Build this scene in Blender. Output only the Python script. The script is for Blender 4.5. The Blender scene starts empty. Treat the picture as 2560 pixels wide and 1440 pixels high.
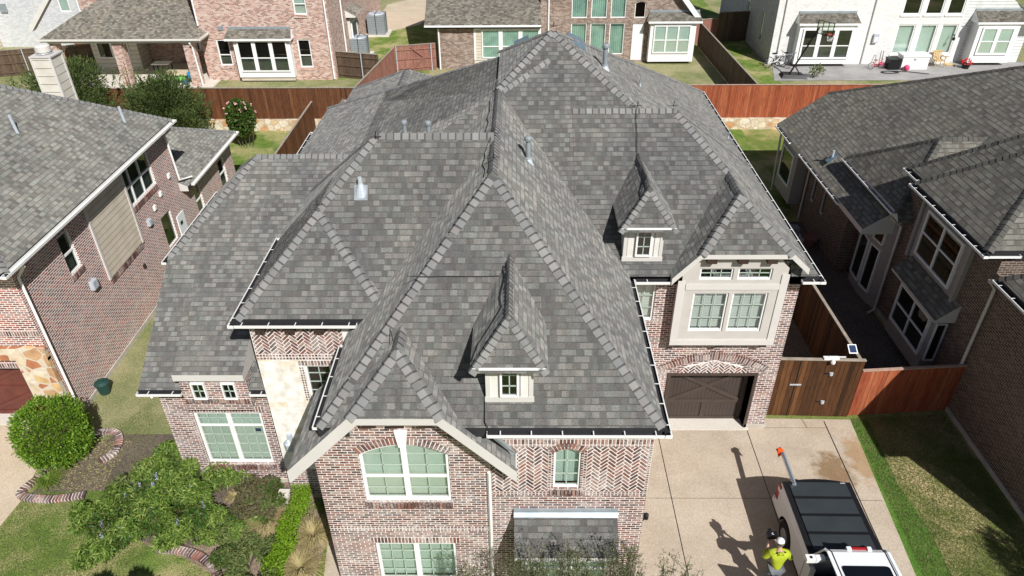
import bpy, bmesh, math, random
import numpy as np
from mathutils import Vector, Matrix
from mathutils.geometry import tessellate_polygon
random.seed(7); rng = np.random.default_rng(11)
S = bpy.context.scene
# ---------------------------------------------------------------- camera
H = 16.2
cam = bpy.data.cameras.new("camera"); camo = bpy.data.objects.new("camera", cam)
S.collection.objects.link(camo); S.camera = camo
cam.sensor_width = 36.0; cam.lens = 1800/2560*36; cam.clip_start = .1; cam.clip_end = 1000
yaw, pit, rol = math.radians(-.69), math.radians(34.0), math.radians(-.45)
fw = Vector((math.sin(yaw)*math.cos(pit), math.cos(yaw)*math.cos(pit), -math.sin(pit)))
r0 = Vector((math.cos(yaw), -math.sin(yaw), 0)); u0 = r0.cross(fw)
rr = r0*math.cos(rol)+u0*math.sin(rol); uu = u0*math.cos(rol)-r0*math.sin(rol)
mt = Matrix((rr, uu, -fw)).transposed().to_4x4(); mt.translation = (0, 0, H)
camo.matrix_world = mt
# ---------------------------------------------------------------- light
sun_dir = Vector((.51, -.99, 1.04)).normalized()
elev = math.asin(sun_dir.z); azim = math.atan2(sun_dir.x, sun_dir.y)
W = bpy.data.worlds.new("World"); S.world = W; W.use_nodes = True
nt = W.node_tree; bg = nt.nodes['Background']
sky = nt.nodes.new('ShaderNodeTexSky'); sky.sky_type = 'NISHITA'; sky.sun_disc = False
sky.sun_elevation = elev; sky.sun_rotation = azim
nt.links.new(sky.outputs[0], bg.inputs[0]); bg.inputs[1].default_value = .05
sl = bpy.data.lights.new("sun", 'SUN'); sl.energy = 5.0; sl.angle = math.radians(.5); sl.color = (1, .98, .945)
so = bpy.data.objects.new("sun", sl); S.collection.objects.link(so)
so.rotation_euler = sun_dir.to_track_quat('Z', 'Y').to_euler(); so.location = (20, -30, 40)
S.view_settings.view_transform = 'Standard'; S.view_settings.look = 'None'
S.view_settings.exposure = .17; S.view_settings.gamma = 1
# ---------------------------------------------------------------- materials
MATS = {}
def nm(name):
    m = bpy.data.materials.new(name); m.use_nodes = True
    MATS[name] = m; t = m.node_tree
    return m, t, t.nodes['Principled BSDF']
def N(t, typ, **k):
    n = t.nodes.new('ShaderNode'+typ)
    for a, v in k.items():
        if a.startswith('i_'):
            key = a[2:]; key = int(key) if key.isdigit() else key.replace('_', ' ')
            n.inputs[key].default_value = v
        else: setattr(n, a, v)
    return n
def LK(t, a, b): t.links.new(a, b)
def ramp(t, fac, stops, interp='LINEAR'):
    r = N(t, 'ValToRGB'); cr = r.color_ramp; cr.interpolation = interp
    while len(cr.elements) < len(stops): cr.elements.new(.5)
    for e, (p, c) in zip(cr.elements, stops):
        e.position = p; e.color = (*c, 1) if len(c) == 3 else c
    LK(t, fac, r.inputs[0]); return r.outputs[0]
def mixc(t, a, b, fac, mode='MIX'):
    m = N(t, 'Mix', data_type='RGBA', blend_type=mode)
    for v, i in ((fac, 0), (a, 6), (b, 7)):
        if isinstance(v, (int, float)): m.inputs[i].default_value = v
        elif isinstance(v, tuple): m.inputs[i].default_value = (*v, 1)
        else: LK(t, v, m.inputs[i])
    return m.outputs[2]
def math_(t, op, a, b=0., c=0.):
    m = N(t, 'Math', operation=op)
    for i, v in enumerate((a, b, c)):
        if isinstance(v, (int, float)): m.inputs[i].default_value = v
        else: LK(t, v, m.inputs[i])
    return m.outputs[0]
def plain(name, c, rough=.6, var=.08, scale=3, metal=0, bump=0, spec=.3, dirt=None):
    m, t, p = nm(name); tc = N(t, 'TexCoord')
    n = N(t, 'TexNoise', i_Scale=scale, i_Detail=5.0); LK(t, tc.outputs['Object'], n.inputs['Vector'])
    c2 = dirt or tuple(x*(1-2*var) for x in c)
    col = ramp(t, n.outputs['Fac'], [(.3, c2), (.65, c)])
    LK(t, col, p.inputs['Base Color']); p.inputs['Roughness'].default_value = rough
    p.inputs['Metallic'].default_value = metal; p.inputs['Specular IOR Level'].default_value = spec
    if bump:
        n2 = N(t, 'TexNoise', i_Scale=scale*12, i_Detail=3.0); LK(t, tc.outputs['Object'], n2.inputs['Vector'])
        b = N(t, 'Bump', i_Strength=bump, i_Distance=.02); LK(t, n2.outputs['Fac'], b.inputs['Height']); LK(t, b.outputs[0], p.inputs['Normal'])
    return m
def shingle(name, lo, mid, hi, exposure=.14, tab=.15, line=.45, dr=1.):
    m, t, p = nm(name); uv = N(t, 'UVMap'); sp = N(t, 'SeparateXYZ'); LK(t, uv.outputs[0], sp.inputs[0])
    row = math_(t, 'FLOOR', math_(t, 'DIVIDE', sp.outputs[1], exposure))
    wn = N(t, 'TexWhiteNoise', noise_dimensions='1D'); LK(t, row, wn.inputs['W'])
    wob = N(t, 'TexNoise', i_Scale=2.2, i_Detail=2.0); cw = N(t, 'CombineXYZ')
    LK(t, sp.outputs[0], cw.inputs[0]); LK(t, math_(t, 'MULTIPLY', row, 7.31), cw.inputs[1]); LK(t, cw.outputs[0], wob.inputs['Vector'])
    uo = math_(t, 'ADD', sp.outputs[0], math_(t, 'MULTIPLY', wn.outputs[0], 1.3))
    uo = math_(t, 'ADD', uo, math_(t, 'MULTIPLY', wob.outputs['Fac'], .12))
    vals = []
    for w, s in ((tab, 0.), (tab*.71, 40.)):
        c = N(t, 'CombineXYZ'); LK(t, math_(t, 'ADD', uo, s), c.inputs[0]); LK(t, sp.outputs[1], c.inputs[1])
        b = N(t, 'TexBrick', i_Scale=1.0, i_Mortar_Size=.002, i_Brick_Width=w, i_Row_Height=exposure)
        b.inputs['Color1'].default_value = (0, 0, 0, 1); b.inputs['Color2'].default_value = (1, 1, 1, 1); b.inputs['Mortar'].default_value = (.2, .2, .2, 1)
        LK(t, c.outputs[0], b.inputs['Vector']); vals.append(b)
    v = mixc(t, vals[0].outputs[0], vals[1].outputs[0], .3)
    col = ramp(t, v, [(.12, lo), (.5, mid), (.9, hi)])
    tc = N(t, 'TexCoord')
    g = N(t, 'TexNoise', i_Scale=45.0, i_Detail=3.0); LK(t, tc.outputs['Object'], g.inputs['Vector'])
    big = N(t, 'TexNoise', i_Scale=.55, i_Detail=4.0); LK(t, tc.outputs['Object'], big.inputs['Vector'])
    col = mixc(t, col, ramp(t, g.outputs['Fac'], [(.3, (.74, .74, .74)), (.7, (1.2, 1.2, 1.2))]), 1., 'MULTIPLY')
    col = mixc(t, col, ramp(t, big.outputs['Fac'], [(.3, (.88, .88, .9)), (.7, (1.1, 1.09, 1.06))]), 1., 'MULTIPLY')
    hue = N(t, 'TexWhiteNoise', noise_dimensions='2D'); cc = N(t, 'CombineXYZ')
    LK(t, math_(t, 'FLOOR', math_(t, 'DIVIDE', uo, tab*1.1)), cc.inputs[0]); LK(t, row, cc.inputs[1]); LK(t, cc.outputs[0], hue.inputs['Vector'])
    col = mixc(t, col, ramp(t, hue.outputs[0], [(0, (1.04, .99, .97)), (.5, (1, 1, 1)), (1, (.96, 1.0, .99))]), 1., 'MULTIPLY')
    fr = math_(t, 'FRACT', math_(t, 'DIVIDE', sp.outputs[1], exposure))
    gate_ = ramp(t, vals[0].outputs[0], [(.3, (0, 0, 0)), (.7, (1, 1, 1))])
    ln = mixc(t, (1., 1., 1.), ramp(t, fr, [(0, (line, line, line)), (.14, (line, line, line)), (.19, (1, 1, 1))]), math_(t, 'ADD', math_(t, 'MULTIPLY', gate_, .75), .22))  # dark course line: butt edge plus its shadow, painted into the colour
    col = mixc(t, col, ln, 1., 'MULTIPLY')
    stv = N(t, 'CombineXYZ'); LK(t, math_(t, 'MULTIPLY', sp.outputs[0], 1.6), stv.inputs[0]); LK(t, math_(t, 'MULTIPLY', sp.outputs[1], .22), stv.inputs[1])
    stn = N(t, 'TexNoise', i_Scale=1.0, i_Detail=5.0, i_Roughness=.6); LK(t, stv.outputs[0], stn.inputs['Vector'])
    col = mixc(t, col, ramp(t, stn.outputs['Fac'], [(.35, (.9, .9, .91)), (.65, (1.07, 1.07, 1.05))]), 1., 'MULTIPLY')
    LK(t, col, p.inputs['Base Color']); p.inputs['Roughness'].default_value = .9; p.inputs['Diffuse Roughness'].default_value = dr; p.inputs['Specular IOR Level'].default_value = .25
    hgt = math_(t, 'ADD', math_(t, 'MULTIPLY', math_(t, 'SUBTRACT', 1., fr), 1.), math_(t, 'MULTIPLY', g.outputs['Fac'], .35))
    hgt = math_(t, 'ADD', hgt, math_(t, 'MULTIPLY', vals[0].outputs[0], .4))
    b = N(t, 'Bump', i_Strength=.5, i_Distance=.012); LK(t, hgt, b.inputs['Height']); LK(t, b.outputs[0], p.inputs['Normal'])
    return m
def brickramp(t, v, cols):
    n = len(cols); return ramp(t, v, [((i+.0)/n, c) for i, c in enumerate(cols)], 'CONSTANT')
def brick(name, cols, mortar, bw=.215, bh=.075, ms=.0125, smear=.35, island=False):
    m, t, p = nm(name); tc = N(t, 'TexCoord')
    if island:
        gi = N(t, 'NewGeometry'); v = gi.outputs['Random Per Island']; col = brickramp(t, v, cols)
    else:
        uv = N(t, 'UVMap')
        b = N(t, 'TexBrick', i_Scale=1.0, i_Mortar_Size=ms*.5, i_Brick_Width=bw, i_Row_Height=bh, i_Mortar_Smooth=.15)
        b.inputs['Color1'].default_value = (0, 0, 0, 1); b.inputs['Color2'].default_value = (1, 1, 1, 1); b.inputs['Mortar'].default_value = (.5, .5, .5, 1)
        LK(t, uv.outputs[0], b.inputs['Vector']); col = brickramp(t, b.outputs[0], cols)
    n = N(t, 'TexNoise', i_Scale=1.6, i_Detail=7.0, i_Roughness=.65); LK(t, tc.outputs['Object'], n.inputs['Vector'])
    sm = ramp(t, n.outputs['Fac'], [(.47, (0, 0, 0)), (.72, (smear, smear, smear))])
    n2 = N(t, 'TexNoise', i_Scale=22.0, i_Detail=4.0); LK(t, tc.outputs['Object'], n2.inputs['Vector'])
    sm = mixc(t, sm, ramp(t, n2.outputs['Fac'], [(.45, (.35, .35, .35)), (.6, (1.3, 1.3, 1.3))]), 1., 'MULTIPLY')
    col = mixc(t, col, tuple(x*.92 for x in mortar), sm)
    col = mixc(t, col, ramp(t, n2.outputs['Fac'], [(.3, (.8, .8, .8)), (.7, (1.15, 1.15, 1.15))]), 1., 'MULTIPLY')
    if not island:
        mc = mixc(t, mortar, ramp(t, n2.outputs['Fac'], [(.3, (.82, .8, .78)), (.7, (1.05, 1.05, 1.05))]), 1., 'MULTIPLY')
        col = mixc(t, col, mc, b.outputs['Fac'])
        bp = N(t, 'Bump', i_Strength=.6, i_Distance=.01, invert=True); LK(t, b.outputs['Fac'], bp.inputs['Height']); LK(t, bp.outputs[0], p.inputs['Normal'])
    LK(t, col, p.inputs['Base Color']); p.inputs['Roughness'].default_value = .85; p.inputs['Specular IOR Level'].default_value = .2
    return m
def stone(name, cols, mortar, scale=3.2, rect=False):
    m, t, p = nm(name); uv = N(t, 'UVMap'); tc = N(t, 'TexCoord')
    if rect:
        b = N(t, 'TexBrick', i_Scale=1.0, i_Mortar_Size=.006, i_Brick_Width=.42, i_Row_Height=.19, offset=.37, squash=.6, squash_frequency=3)
        b.inputs['Color1'].default_value = (0, 0, 0, 1); b.inputs['Color2'].default_value = (1, 1, 1, 1)
        LK(t, uv.outputs[0], b.inputs['Vector']); col = ramp(t, b.outputs[0], [(i/(len(cols)-1), c) for i, c in enumerate(cols)]); f = b.outputs['Fac']
    else:
        v = N(t, 'TexVoronoi', i_Scale=scale, i_Randomness=.85); LK(t, uv.outputs[0], v.inputs['Vector'])
        e = N(t, 'TexVoronoi', feature='DISTANCE_TO_EDGE', i_Scale=scale, i_Randomness=.85); LK(t, uv.outputs[0], e.inputs['Vector'])
        s = N(t, 'SeparateColor'); LK(t, v.outputs['Color'], s.inputs[0]); col = brickramp(t, s.outputs[0], cols)
        f = ramp(t, e.outputs[0], [(.03, (1, 1, 1)), (.07, (0, 0, 0))])
    n = N(t, 'TexNoise', i_Scale=4.0, i_Detail=6.0); LK(t, tc.outputs['Object'], n.inputs['Vector'])
    col = mixc(t, col, ramp(t, n.outputs['Fac'], [(.3, (.78, .74, .68)), (.6, (1.08, 1.08, 1.08))]), 1., 'MULTIPLY')
    col = mixc(t, col, mortar, f); LK(t, col, p.inputs['Base Color']); p.inputs['Roughness'].default_value = .85
    return m
def siding(name, c, step=.2, vert=False):
    m, t, p = nm(name); uv = N(t, 'UVMap'); sp = N(t, 'SeparateXYZ'); LK(t, uv.outputs[0], sp.inputs[0])
    fr = math_(t, 'FRACT', math_(t, 'DIVIDE', sp.outputs[0 if vert else 1], step))
    ln = ramp(t, fr, [(0, (.35, .35, .35)), (.07, (.4, .4, .4)), (.1, (1, 1, 1))])
    tc = N(t, 'TexCoord'); n = N(t, 'TexNoise', i_Scale=2.0, i_Detail=5.0); LK(t, tc.outputs['Object'], n.inputs['Vector'])
    col = mixc(t, c, ramp(t, n.outputs['Fac'], [(.3, (.86, .84, .8)), (.6, (1, 1, 1))]), 1., 'MULTIPLY')
    LK(t, mixc(t, col, ln, 1., 'MULTIPLY'), p.inputs['Base Color']); p.inputs['Roughness'].default_value = .7
    b = N(t, 'Bump', i_Strength=.5, i_Distance=.02); LK(t, math_(t, 'SUBTRACT', 1., fr), b.inputs['Height']); LK(t, b.outputs[0], p.inputs['Normal'])
def wood(name, cols, grain=1.):
    m, t, p = nm(name); gi = N(t, 'NewGeometry'); tc = N(t, 'TexCoord')
    col = ramp(t, gi.outputs['Random Per Island'], [(i/(len(cols)-1), c) for i, c in enumerate(cols)])
    mp = N(t, 'Mapping'); mp.inputs['Scale'].default_value = (6, 6, .7); LK(t, tc.outputs['Object'], mp.inputs[0])
    n = N(t, 'TexNoise', i_Scale=3.0, i_Detail=6.0, i_Roughness=.6); LK(t, mp.outputs[0], n.inputs['Vector'])
    col = mixc(t, col, ramp(t, n.outputs['Fac'], [(.3, (.62, .6, .58)), (.7, (1.25, 1.22, 1.2))]), grain, 'MULTIPLY')
    LK(t, col, p.inputs['Base Color']); p.inputs['Roughness'].default_value = .75; p.inputs['Specular IOR Level'].default_value = .2
def islandmat(name, cols, rough=.6, trans=0., spec=.3):
    m, t, p = nm(name); gi = N(t, 'NewGeometry')
    col = ramp(t, gi.outputs['Random Per Island'], [(i/(len(cols)-1), c) for i, c in enumerate(cols)])
    LK(t, col, p.inputs['Base Color']); p.inputs['Roughness'].default_value = rough; p.inputs['Specular IOR Level'].default_value = spec
    if trans:
        tr = N(t, 'BsdfTranslucent'); LK(t, mixc(t, col, (1.3, 1.5, .6), 1., 'MULTIPLY'), tr.inputs[0])
        mx = N(t, 'MixShader', i_0=trans); LK(t, p.outputs[0], mx.inputs[1]); LK(t, tr.outputs[0], mx.inputs[2])
        LK(t, mx.outputs[0], t.nodes['Material Output'].inputs[0])
def grass(name, g1, g2, dry, drylo=.45, dryhi=.6, scale=.35):
    m, t, p = nm(name); tc = N(t, 'TexCoord')
    a = N(t, 'TexNoise', i_Scale=scale, i_Detail=7.0, i_Roughness=.62); LK(t, tc.outputs['Object'], a.inputs['Vector'])
    b = N(t, 'TexNoise', i_Scale=2.3, i_Detail=6.0); LK(t, tc.outputs['Object'], b.inputs['Vector'])
    c = N(t, 'TexNoise', i_Scale=28.0, i_Detail=5.0, i_Roughness=.75); LK(t, tc.outputs['Object'], c.inputs['Vector'])
    gr = mixc(t, g1, g2, ramp(t, b.outputs['Fac'], [(.35, (0, 0, 0)), (.65, (1, 1, 1))]))
    df = math_(t, 'ADD', a.outputs['Fac'], math_(t, 'MULTIPLY', math_(t, 'SUBTRACT', c.outputs['Fac'], .5), .45))
    col = mixc(t, gr, dry, ramp(t, df, [(drylo, (0, 0, 0)), (dryhi, (1, 1, 1))]))
    col = mixc(t, col, ramp(t, c.outputs['Fac'], [(.32, (.45, .47, .42)), (.68, (1.5, 1.48, 1.4))]), 1., 'MULTIPLY')
    LK(t, col, p.inputs['Base Color']); p.inputs['Roughness'].default_value = .95; p.inputs['Specular IOR Level'].default_value = .1
    bp = N(t, 'Bump', i_Strength=.8, i_Distance=.05); LK(t, c.outputs['Fac'], bp.inputs['Height']); LK(t, bp.outputs[0], p.inputs['Normal'])
def concrete(name, c, c2, stains=(), spk=.17):
    m, t, p = nm(name); tc = N(t, 'TexCoord')
    a = N(t, 'TexNoise', i_Scale=.9, i_Detail=8.0, i_Roughness=.6); LK(t, tc.outputs['Object'], a.inputs['Vector'])
    s = N(t, 'TexVoronoi', i_Scale=55.0); LK(t, tc.outputs['Object'], s.inputs['Vector'])
    sc = N(t, 'SeparateColor'); LK(t, s.outputs['Color'], sc.inputs[0])
    col = mixc(t, c, c2, ramp(t, a.outputs['Fac'], [(.35, (0, 0, 0)), (.7, (1, 1, 1))]))
    col = mixc(t, col, ramp(t, sc.outputs[0], [(0, (1-spk, 1-spk, 1-spk)), (1, (1+spk, 1+spk, 1+spk))]), 1., 'MULTIPLY')
    for (x, y, rx, ry, k, sc_) in stains:
        mp = N(t, 'Mapping'); mp.inputs['Location'].default_value = (-x/rx, -y/ry, 0); mp.inputs['Scale'].default_value = (1/rx, 1/ry, 0)
        LK(t, tc.outputs['Object'], mp.inputs[0]); ln = N(t, 'VectorMath', operation='LENGTH'); LK(t, mp.outputs[0], ln.inputs[0])
        nn = N(t, 'TexNoise', i_Scale=4.0, i_Detail=8.0); LK(t, tc.outputs['Object'], nn.inputs['Vector'])
        d = math_(t, 'ADD', ln.outputs['Value'], math_(t, 'MULTIPLY', math_(t, 'SUBTRACT', nn.outputs['Fac'], .5), 1.3))
        col = mixc(t, col, mixc(t, col, sc_, 1., 'MULTIPLY'), ramp(t, d, [(.55, (k, k, k)), (1.1, (0, 0, 0))]))
    LK(t, col, p.inputs['Base Color']); p.inputs['Roughness'].default_value = .9; p.inputs['Specular IOR Level'].default_value = .2
    bp = N(t, 'Bump', i_Strength=.3, i_Distance=.01); LK(t, s.outputs['Distance'], bp.inputs['Height']); LK(t, bp.outputs[0], p.inputs['Normal'])
def glass(name, tint=(.94, .99, .96), gl=.14):
    m, t, p = nm(name); t.nodes.remove(p)
    tr = N(t, 'BsdfTransparent', i_0=(*tint, 1)); g = N(t, 'BsdfGlossy', i_Roughness=.02)
    lw = N(t, 'LayerWeight', i_Blend=.35); f = math_(t, 'ADD', math_(t, 'MULTIPLY', lw.outputs[0], .5), gl)
    mx = N(t, 'MixShader'); LK(t, f, mx.inputs[0]); LK(t, tr.outputs[0], mx.inputs[1]); LK(t, g.outputs[0], mx.inputs[2])
    LK(t, mx.outputs[0], t.nodes['Material Output'].inputs[0])
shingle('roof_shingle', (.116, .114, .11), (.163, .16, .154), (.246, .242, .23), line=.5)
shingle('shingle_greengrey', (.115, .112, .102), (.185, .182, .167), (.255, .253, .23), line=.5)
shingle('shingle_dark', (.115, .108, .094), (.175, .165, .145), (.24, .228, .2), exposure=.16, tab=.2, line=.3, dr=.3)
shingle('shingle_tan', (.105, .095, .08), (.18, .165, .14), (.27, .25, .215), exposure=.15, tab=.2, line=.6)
islandmat('cap_shingle', [(.16, .156, .151), (.2, .195, .188), (.24, .235, .225), (.19, .193, .19), (.265, .258, .244), (.2, .188, .18)], .9, 0, .2)
islandmat('cap_dark', [(.075, .07, .062), (.13, .125, .11)], .9, 0, .2); plain('cap_butt_shadow', (.092, .09, .088), .9)
BR = [(.125, .058, .048), (.21, .095, .075), (.085, .052, .05), (.28, .13, .1), (.16, .075, .064), (.11, .066, .064), (.3, .19, .16), (.18, .083, .064), (.34, .24, .2), (.2, .13, .11)]
brick('brick_main', BR, (.78, .73, .7), smear=.5, ms=.0215); brick('brick_main_piece', BR, (.8, .76, .72), island=True, smear=.6)
BL = [(.34, .095, .075), (.2, .07, .06), (.44, .14, .105), (.15, .07, .07), (.38, .18, .14), (.27, .085, .07), (.2, .13, .12)]
brick('brick_red', BL, (.86, .8, .75), smear=.35, ms=.026); brick('brick_red_piece', BL, (.6, .53, .46), island=True, smear=.3)
BS = [(.46, .24, .19), (.56, .37, .31), (.33, .15, .12), (.52, .31, .25), (.24, .13, .11), (.6, .45, .38)]
brick('brick_salmon', BS, (.72, .65, .58), smear=.3, ms=.018)
BB = [(.2, .13, .1), (.3, .21, .165), (.14, .1, .085), (.36, .27, .22), (.24, .15, .12)]
brick('brick_tan', BB, (.55, .49, .43), smear=.4)
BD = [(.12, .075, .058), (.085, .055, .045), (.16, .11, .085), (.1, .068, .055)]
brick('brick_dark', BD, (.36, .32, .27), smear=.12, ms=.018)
brick('brick_white', [(.8, .79, .77), (.74, .73, .71), (.83, .82, .8)], (.68, .66, .64), smear=.5)
brick('brick_grey', [(.6, .61, .63), (.54, .55, .57), (.66, .67, .68)], (.52, .53, .54), smear=.5)
plain('mortar', (.84, .8, .76), .9, .1, 9)
stone('limestone', [(.78, .765, .73), (.76, .74, .69), (.79, .78, .75), (.77, .755, .715), (.78, .765, .73), (.72, .62, .48)], (.73, .71, .66), rect=True)
stone('rubble_stone', [(.6, .5, .36), (.42, .17, .08), (.62, .42, .2), (.68, .6, .46), (.5, .3, .16), (.7, .63, .5)], (.6, .53, .42), 2.6)
stone('retaining_stone', [(.6, .5, .36), (.66, .58, .44), (.64, .46, .26), (.68, .6, .48), (.55, .3, .14), (.7, .64, .52)], (.45, .36, .26), 2.6)
plain('trim', (.6, .575, .545), .6, .03, 1.5); plain('trim_white', (.8, .8, .79), .5, .02, 2); plain('trim_cream', (.66, .635, .59), .55, .03, 2)
plain('stucco', (.52, .49, .455), .8, .05, 2.5, bump=.15); plain('stucco_shaded', (.36, .34, .32), .8, .05, 2.5, bump=.15); plain('gutter_dark', (.045, .045, .05), .45, .1, 4, metal=.3)  # second stucco is a darkened copy, shade of the right house in its colour
plain('gutter_white', (.78, .77, .74), .4, .03, 3); plain('bracket_wood', (.05, .032, .024), .6, .15, 6); plain('flashing', (.38, .43, .46), .4, .1, 3, metal=.3)
plain('vent_grey', (.27, .3, .32), .5, .1, 6); plain('vent_blue', (.2, .27, .32), .4, .1, 6, metal=.2); plain('galvanised', (.55, .6, .66), .4, .1, 8, metal=.15)
plain('blind', (.78, .92, .85), .8, .05, 1.2); plain('blind_lower', (.81, .9, .8), .8, .05, 1.2); plain('blind_white', (.86, .88, .85), .8, .02, 1); plain('dark_room', (.012, .014, .013), .7, .2, 1)
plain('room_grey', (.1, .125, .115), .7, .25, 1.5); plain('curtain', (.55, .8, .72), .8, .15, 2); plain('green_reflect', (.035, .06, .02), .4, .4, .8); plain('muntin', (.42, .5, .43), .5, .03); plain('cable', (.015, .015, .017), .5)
plain('foundation', (.5, .46, .4), .9, .12, 3, bump=.2); plain('door_brown', (.075, .056, .046), .5, .1, 3); plain('door_red', (.15, .045, .033), .5, .15, 3)
plain('white_door', (.78, .8, .82), .4, .03)
siding('siding_tan', (.63, .56, .46), .21); siding('siding_white', (.68, .7, .7), .2); siding('siding_cream', (.7, .66, .58), .3); siding('boards_brown', (.055, .04, .033), .11, True)
siding('board_trim', (.68, .655, .62), .35, True)
wood('fence_brown', [(.07, .028, .014), (.14, .055, .025), (.1, .04, .02), (.18, .075, .035)]); wood('fence_red', [(.3, .075, .035), (.38, .11, .05), (.25, .06, .03), (.42, .14, .065)])
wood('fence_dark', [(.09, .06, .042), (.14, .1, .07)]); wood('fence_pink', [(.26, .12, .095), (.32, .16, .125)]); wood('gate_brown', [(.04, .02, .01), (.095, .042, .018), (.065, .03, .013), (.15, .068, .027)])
plain('fence_cap', (.38, .32, .26), .8, .15, 4); plain('fence_cap_red', (.5, .33, .26), .8, .15, 4)
grass('lawn', (.13, .19, .04), (.2, .24, .07), (.46, .38, .2), .46, .62)
grass('lawn_green', (.11, .185, .035), (.18, .25, .06), (.42, .37, .19), .47, .66, .6)
grass('lawn_dry', (.17, .21, .085), (.25, .26, .12), (.4, .35, .22), .4, .66)
concrete('driveway', (.51, .43, .34), (.42, .345, .265), [(9.15, 14.4, .62, .95, .9, (.5, .38, .25)), (10.15, 14.9, .5, 1.2, .8, (.8, .62, .42)), (5.2, 14.9, 1.2, .8, .3, (.85, .82, .78)), (8.2, 15.2, .9, .5, .25, (.85, .82, .8)), (3.6, 12.3, .8, 1.3, .3, (.85, .84, .82)), (9.4, 16.2, .8, .5, .3, (.8, .7, .6))])
grass('lawn_straw', (.17, .22, .055), (.27, .28, .1), (.6, .47, .27), .37, .64, .8)
grass('lawn_edge', (.085, .19, .03), (.13, .24, .045), (.3, .28, .13), .6, .75, .8)
concrete('driveway_tan', (.58, .48, .36), (.5, .41, .3)); concrete('patio', (.36, .35, .34), (.26, .25, .245), spk=.12); concrete('patio_light', (.66, .61, .54), (.58, .54, .48), spk=.1)
concrete('mulch', (.16, .125, .1), (.1, .08, .065), spk=.6); concrete('mulch_tan', (.3, .23, .17), (.2, .15, .11), spk=.6)
glass('glass'); glass('glass_dark', (.5, .6, .55), .1)
plain('white_paint_car', (.8, .81, .82), .25, .01, 1, spec=.6); plain('tan_paint_car', (.45, .39, .31), .35, .03, 1, spec=.5); plain('tonneau', (.033, .04, .045), .6, .1, 2, spec=.4)
plain('black_plastic', (.012, .012, .014), .45); plain('black_glass', (.004, .005, .007), .06, spec=.8); plain('tail_red', (.35, .01, .012), .2, spec=.6); plain('rubber', (.015, .015, .015), .85)
plain('aluminium', (.75, .76, .78), .25, .05, 10, metal=.9); plain('orange_cloth', (.9, .12, .02), .7, .1, 8); plain('lime_cloth', (.42, .5, .03), .85, .1, 6, bump=.1); plain('dark_cloth', (.02, .022, .03), .9, .2, 6)
plain('grey_cloth', (.16, .17, .19), .9, .15, 6); plain('skin', (.55, .33, .24), .6, .05); plain('cap_white', (.8, .82, .86), .7, .02); plain('navy', (.02, .03, .07), .7)
plain('bark', (.13, .1, .075), .9, .25, 8, bump=.4); plain('bin_green', (.02, .06, .05), .5); plain('plastic_white', (.82, .82, .8), .45, .02); plain('resin_tan', (.6, .42, .2), .5)
plain('toy_red', (.7, .03, .03), .4); plain('toy_pink', (.8, .08, .2), .4); plain('toy_blue', (.02, .25, .5), .4); plain('toy_green', (.2, .55, .15), .5); plain('toy_tan', (.6, .5, .36), .6)
plain('clear_board', (.6, .62, .6), .3, .05); plain('solar_blue', (.03, .05, .12), .2, spec=.7)
islandmat('leaf_topiary', [(.045, .11, .01), (.1, .2, .018), (.16, .28, .025), (.26, .36, .045)], .45, .25); islandmat('leaf_conifer', [(.04, .065, .018), (.075, .11, .028), (.12, .155, .045)], .7, .12)
islandmat('leaf_vitex', [(.045, .1, .015), (.11, .19, .03), (.19, .28, .05), (.3, .36, .1)], .55, .25); islandmat('leaf_dull', [(.07, .11, .03), (.13, .17, .05), (.2, .22, .08)], .7, .2)
islandmat('leaf_hedge', [(.1, .2, .01), (.17, .3, .015), (.24, .36, .03)], .5, .25); islandmat('leaf_rose', [(.03, .08, .012), (.06, .13, .02), (.12, .1, .03)], .5, .2)
islandmat('grass_tan', [(.36, .28, .14), (.5, .4, .22), (.28, .26, .1)], .8, .2); islandmat('grass_green', [(.08, .14, .02), (.15, .24, .03), (.22, .28, .05)], .6, .2)
islandmat('twig_leaf', [(.08, .1, .045), (.13, .16, .07), (.2, .22, .11)], .6, .25); islandmat('leaf_purple', [(.09, .05, .04), (.13, .11, .05), (.12, .15, .05), (.16, .12, .1)], .7, .2); islandmat('flower_blue', [(.25, .26, .45), (.4, .4, .6)], .7)
islandmat('flower_pink', [(.75, .3, .35), (.85, .55, .55)], .6); islandmat('blade_lawn', [(.06, .12, .02), (.11, .17, .035), (.2, .2, .08), (.3, .26, .14)], .8, .2)
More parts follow.
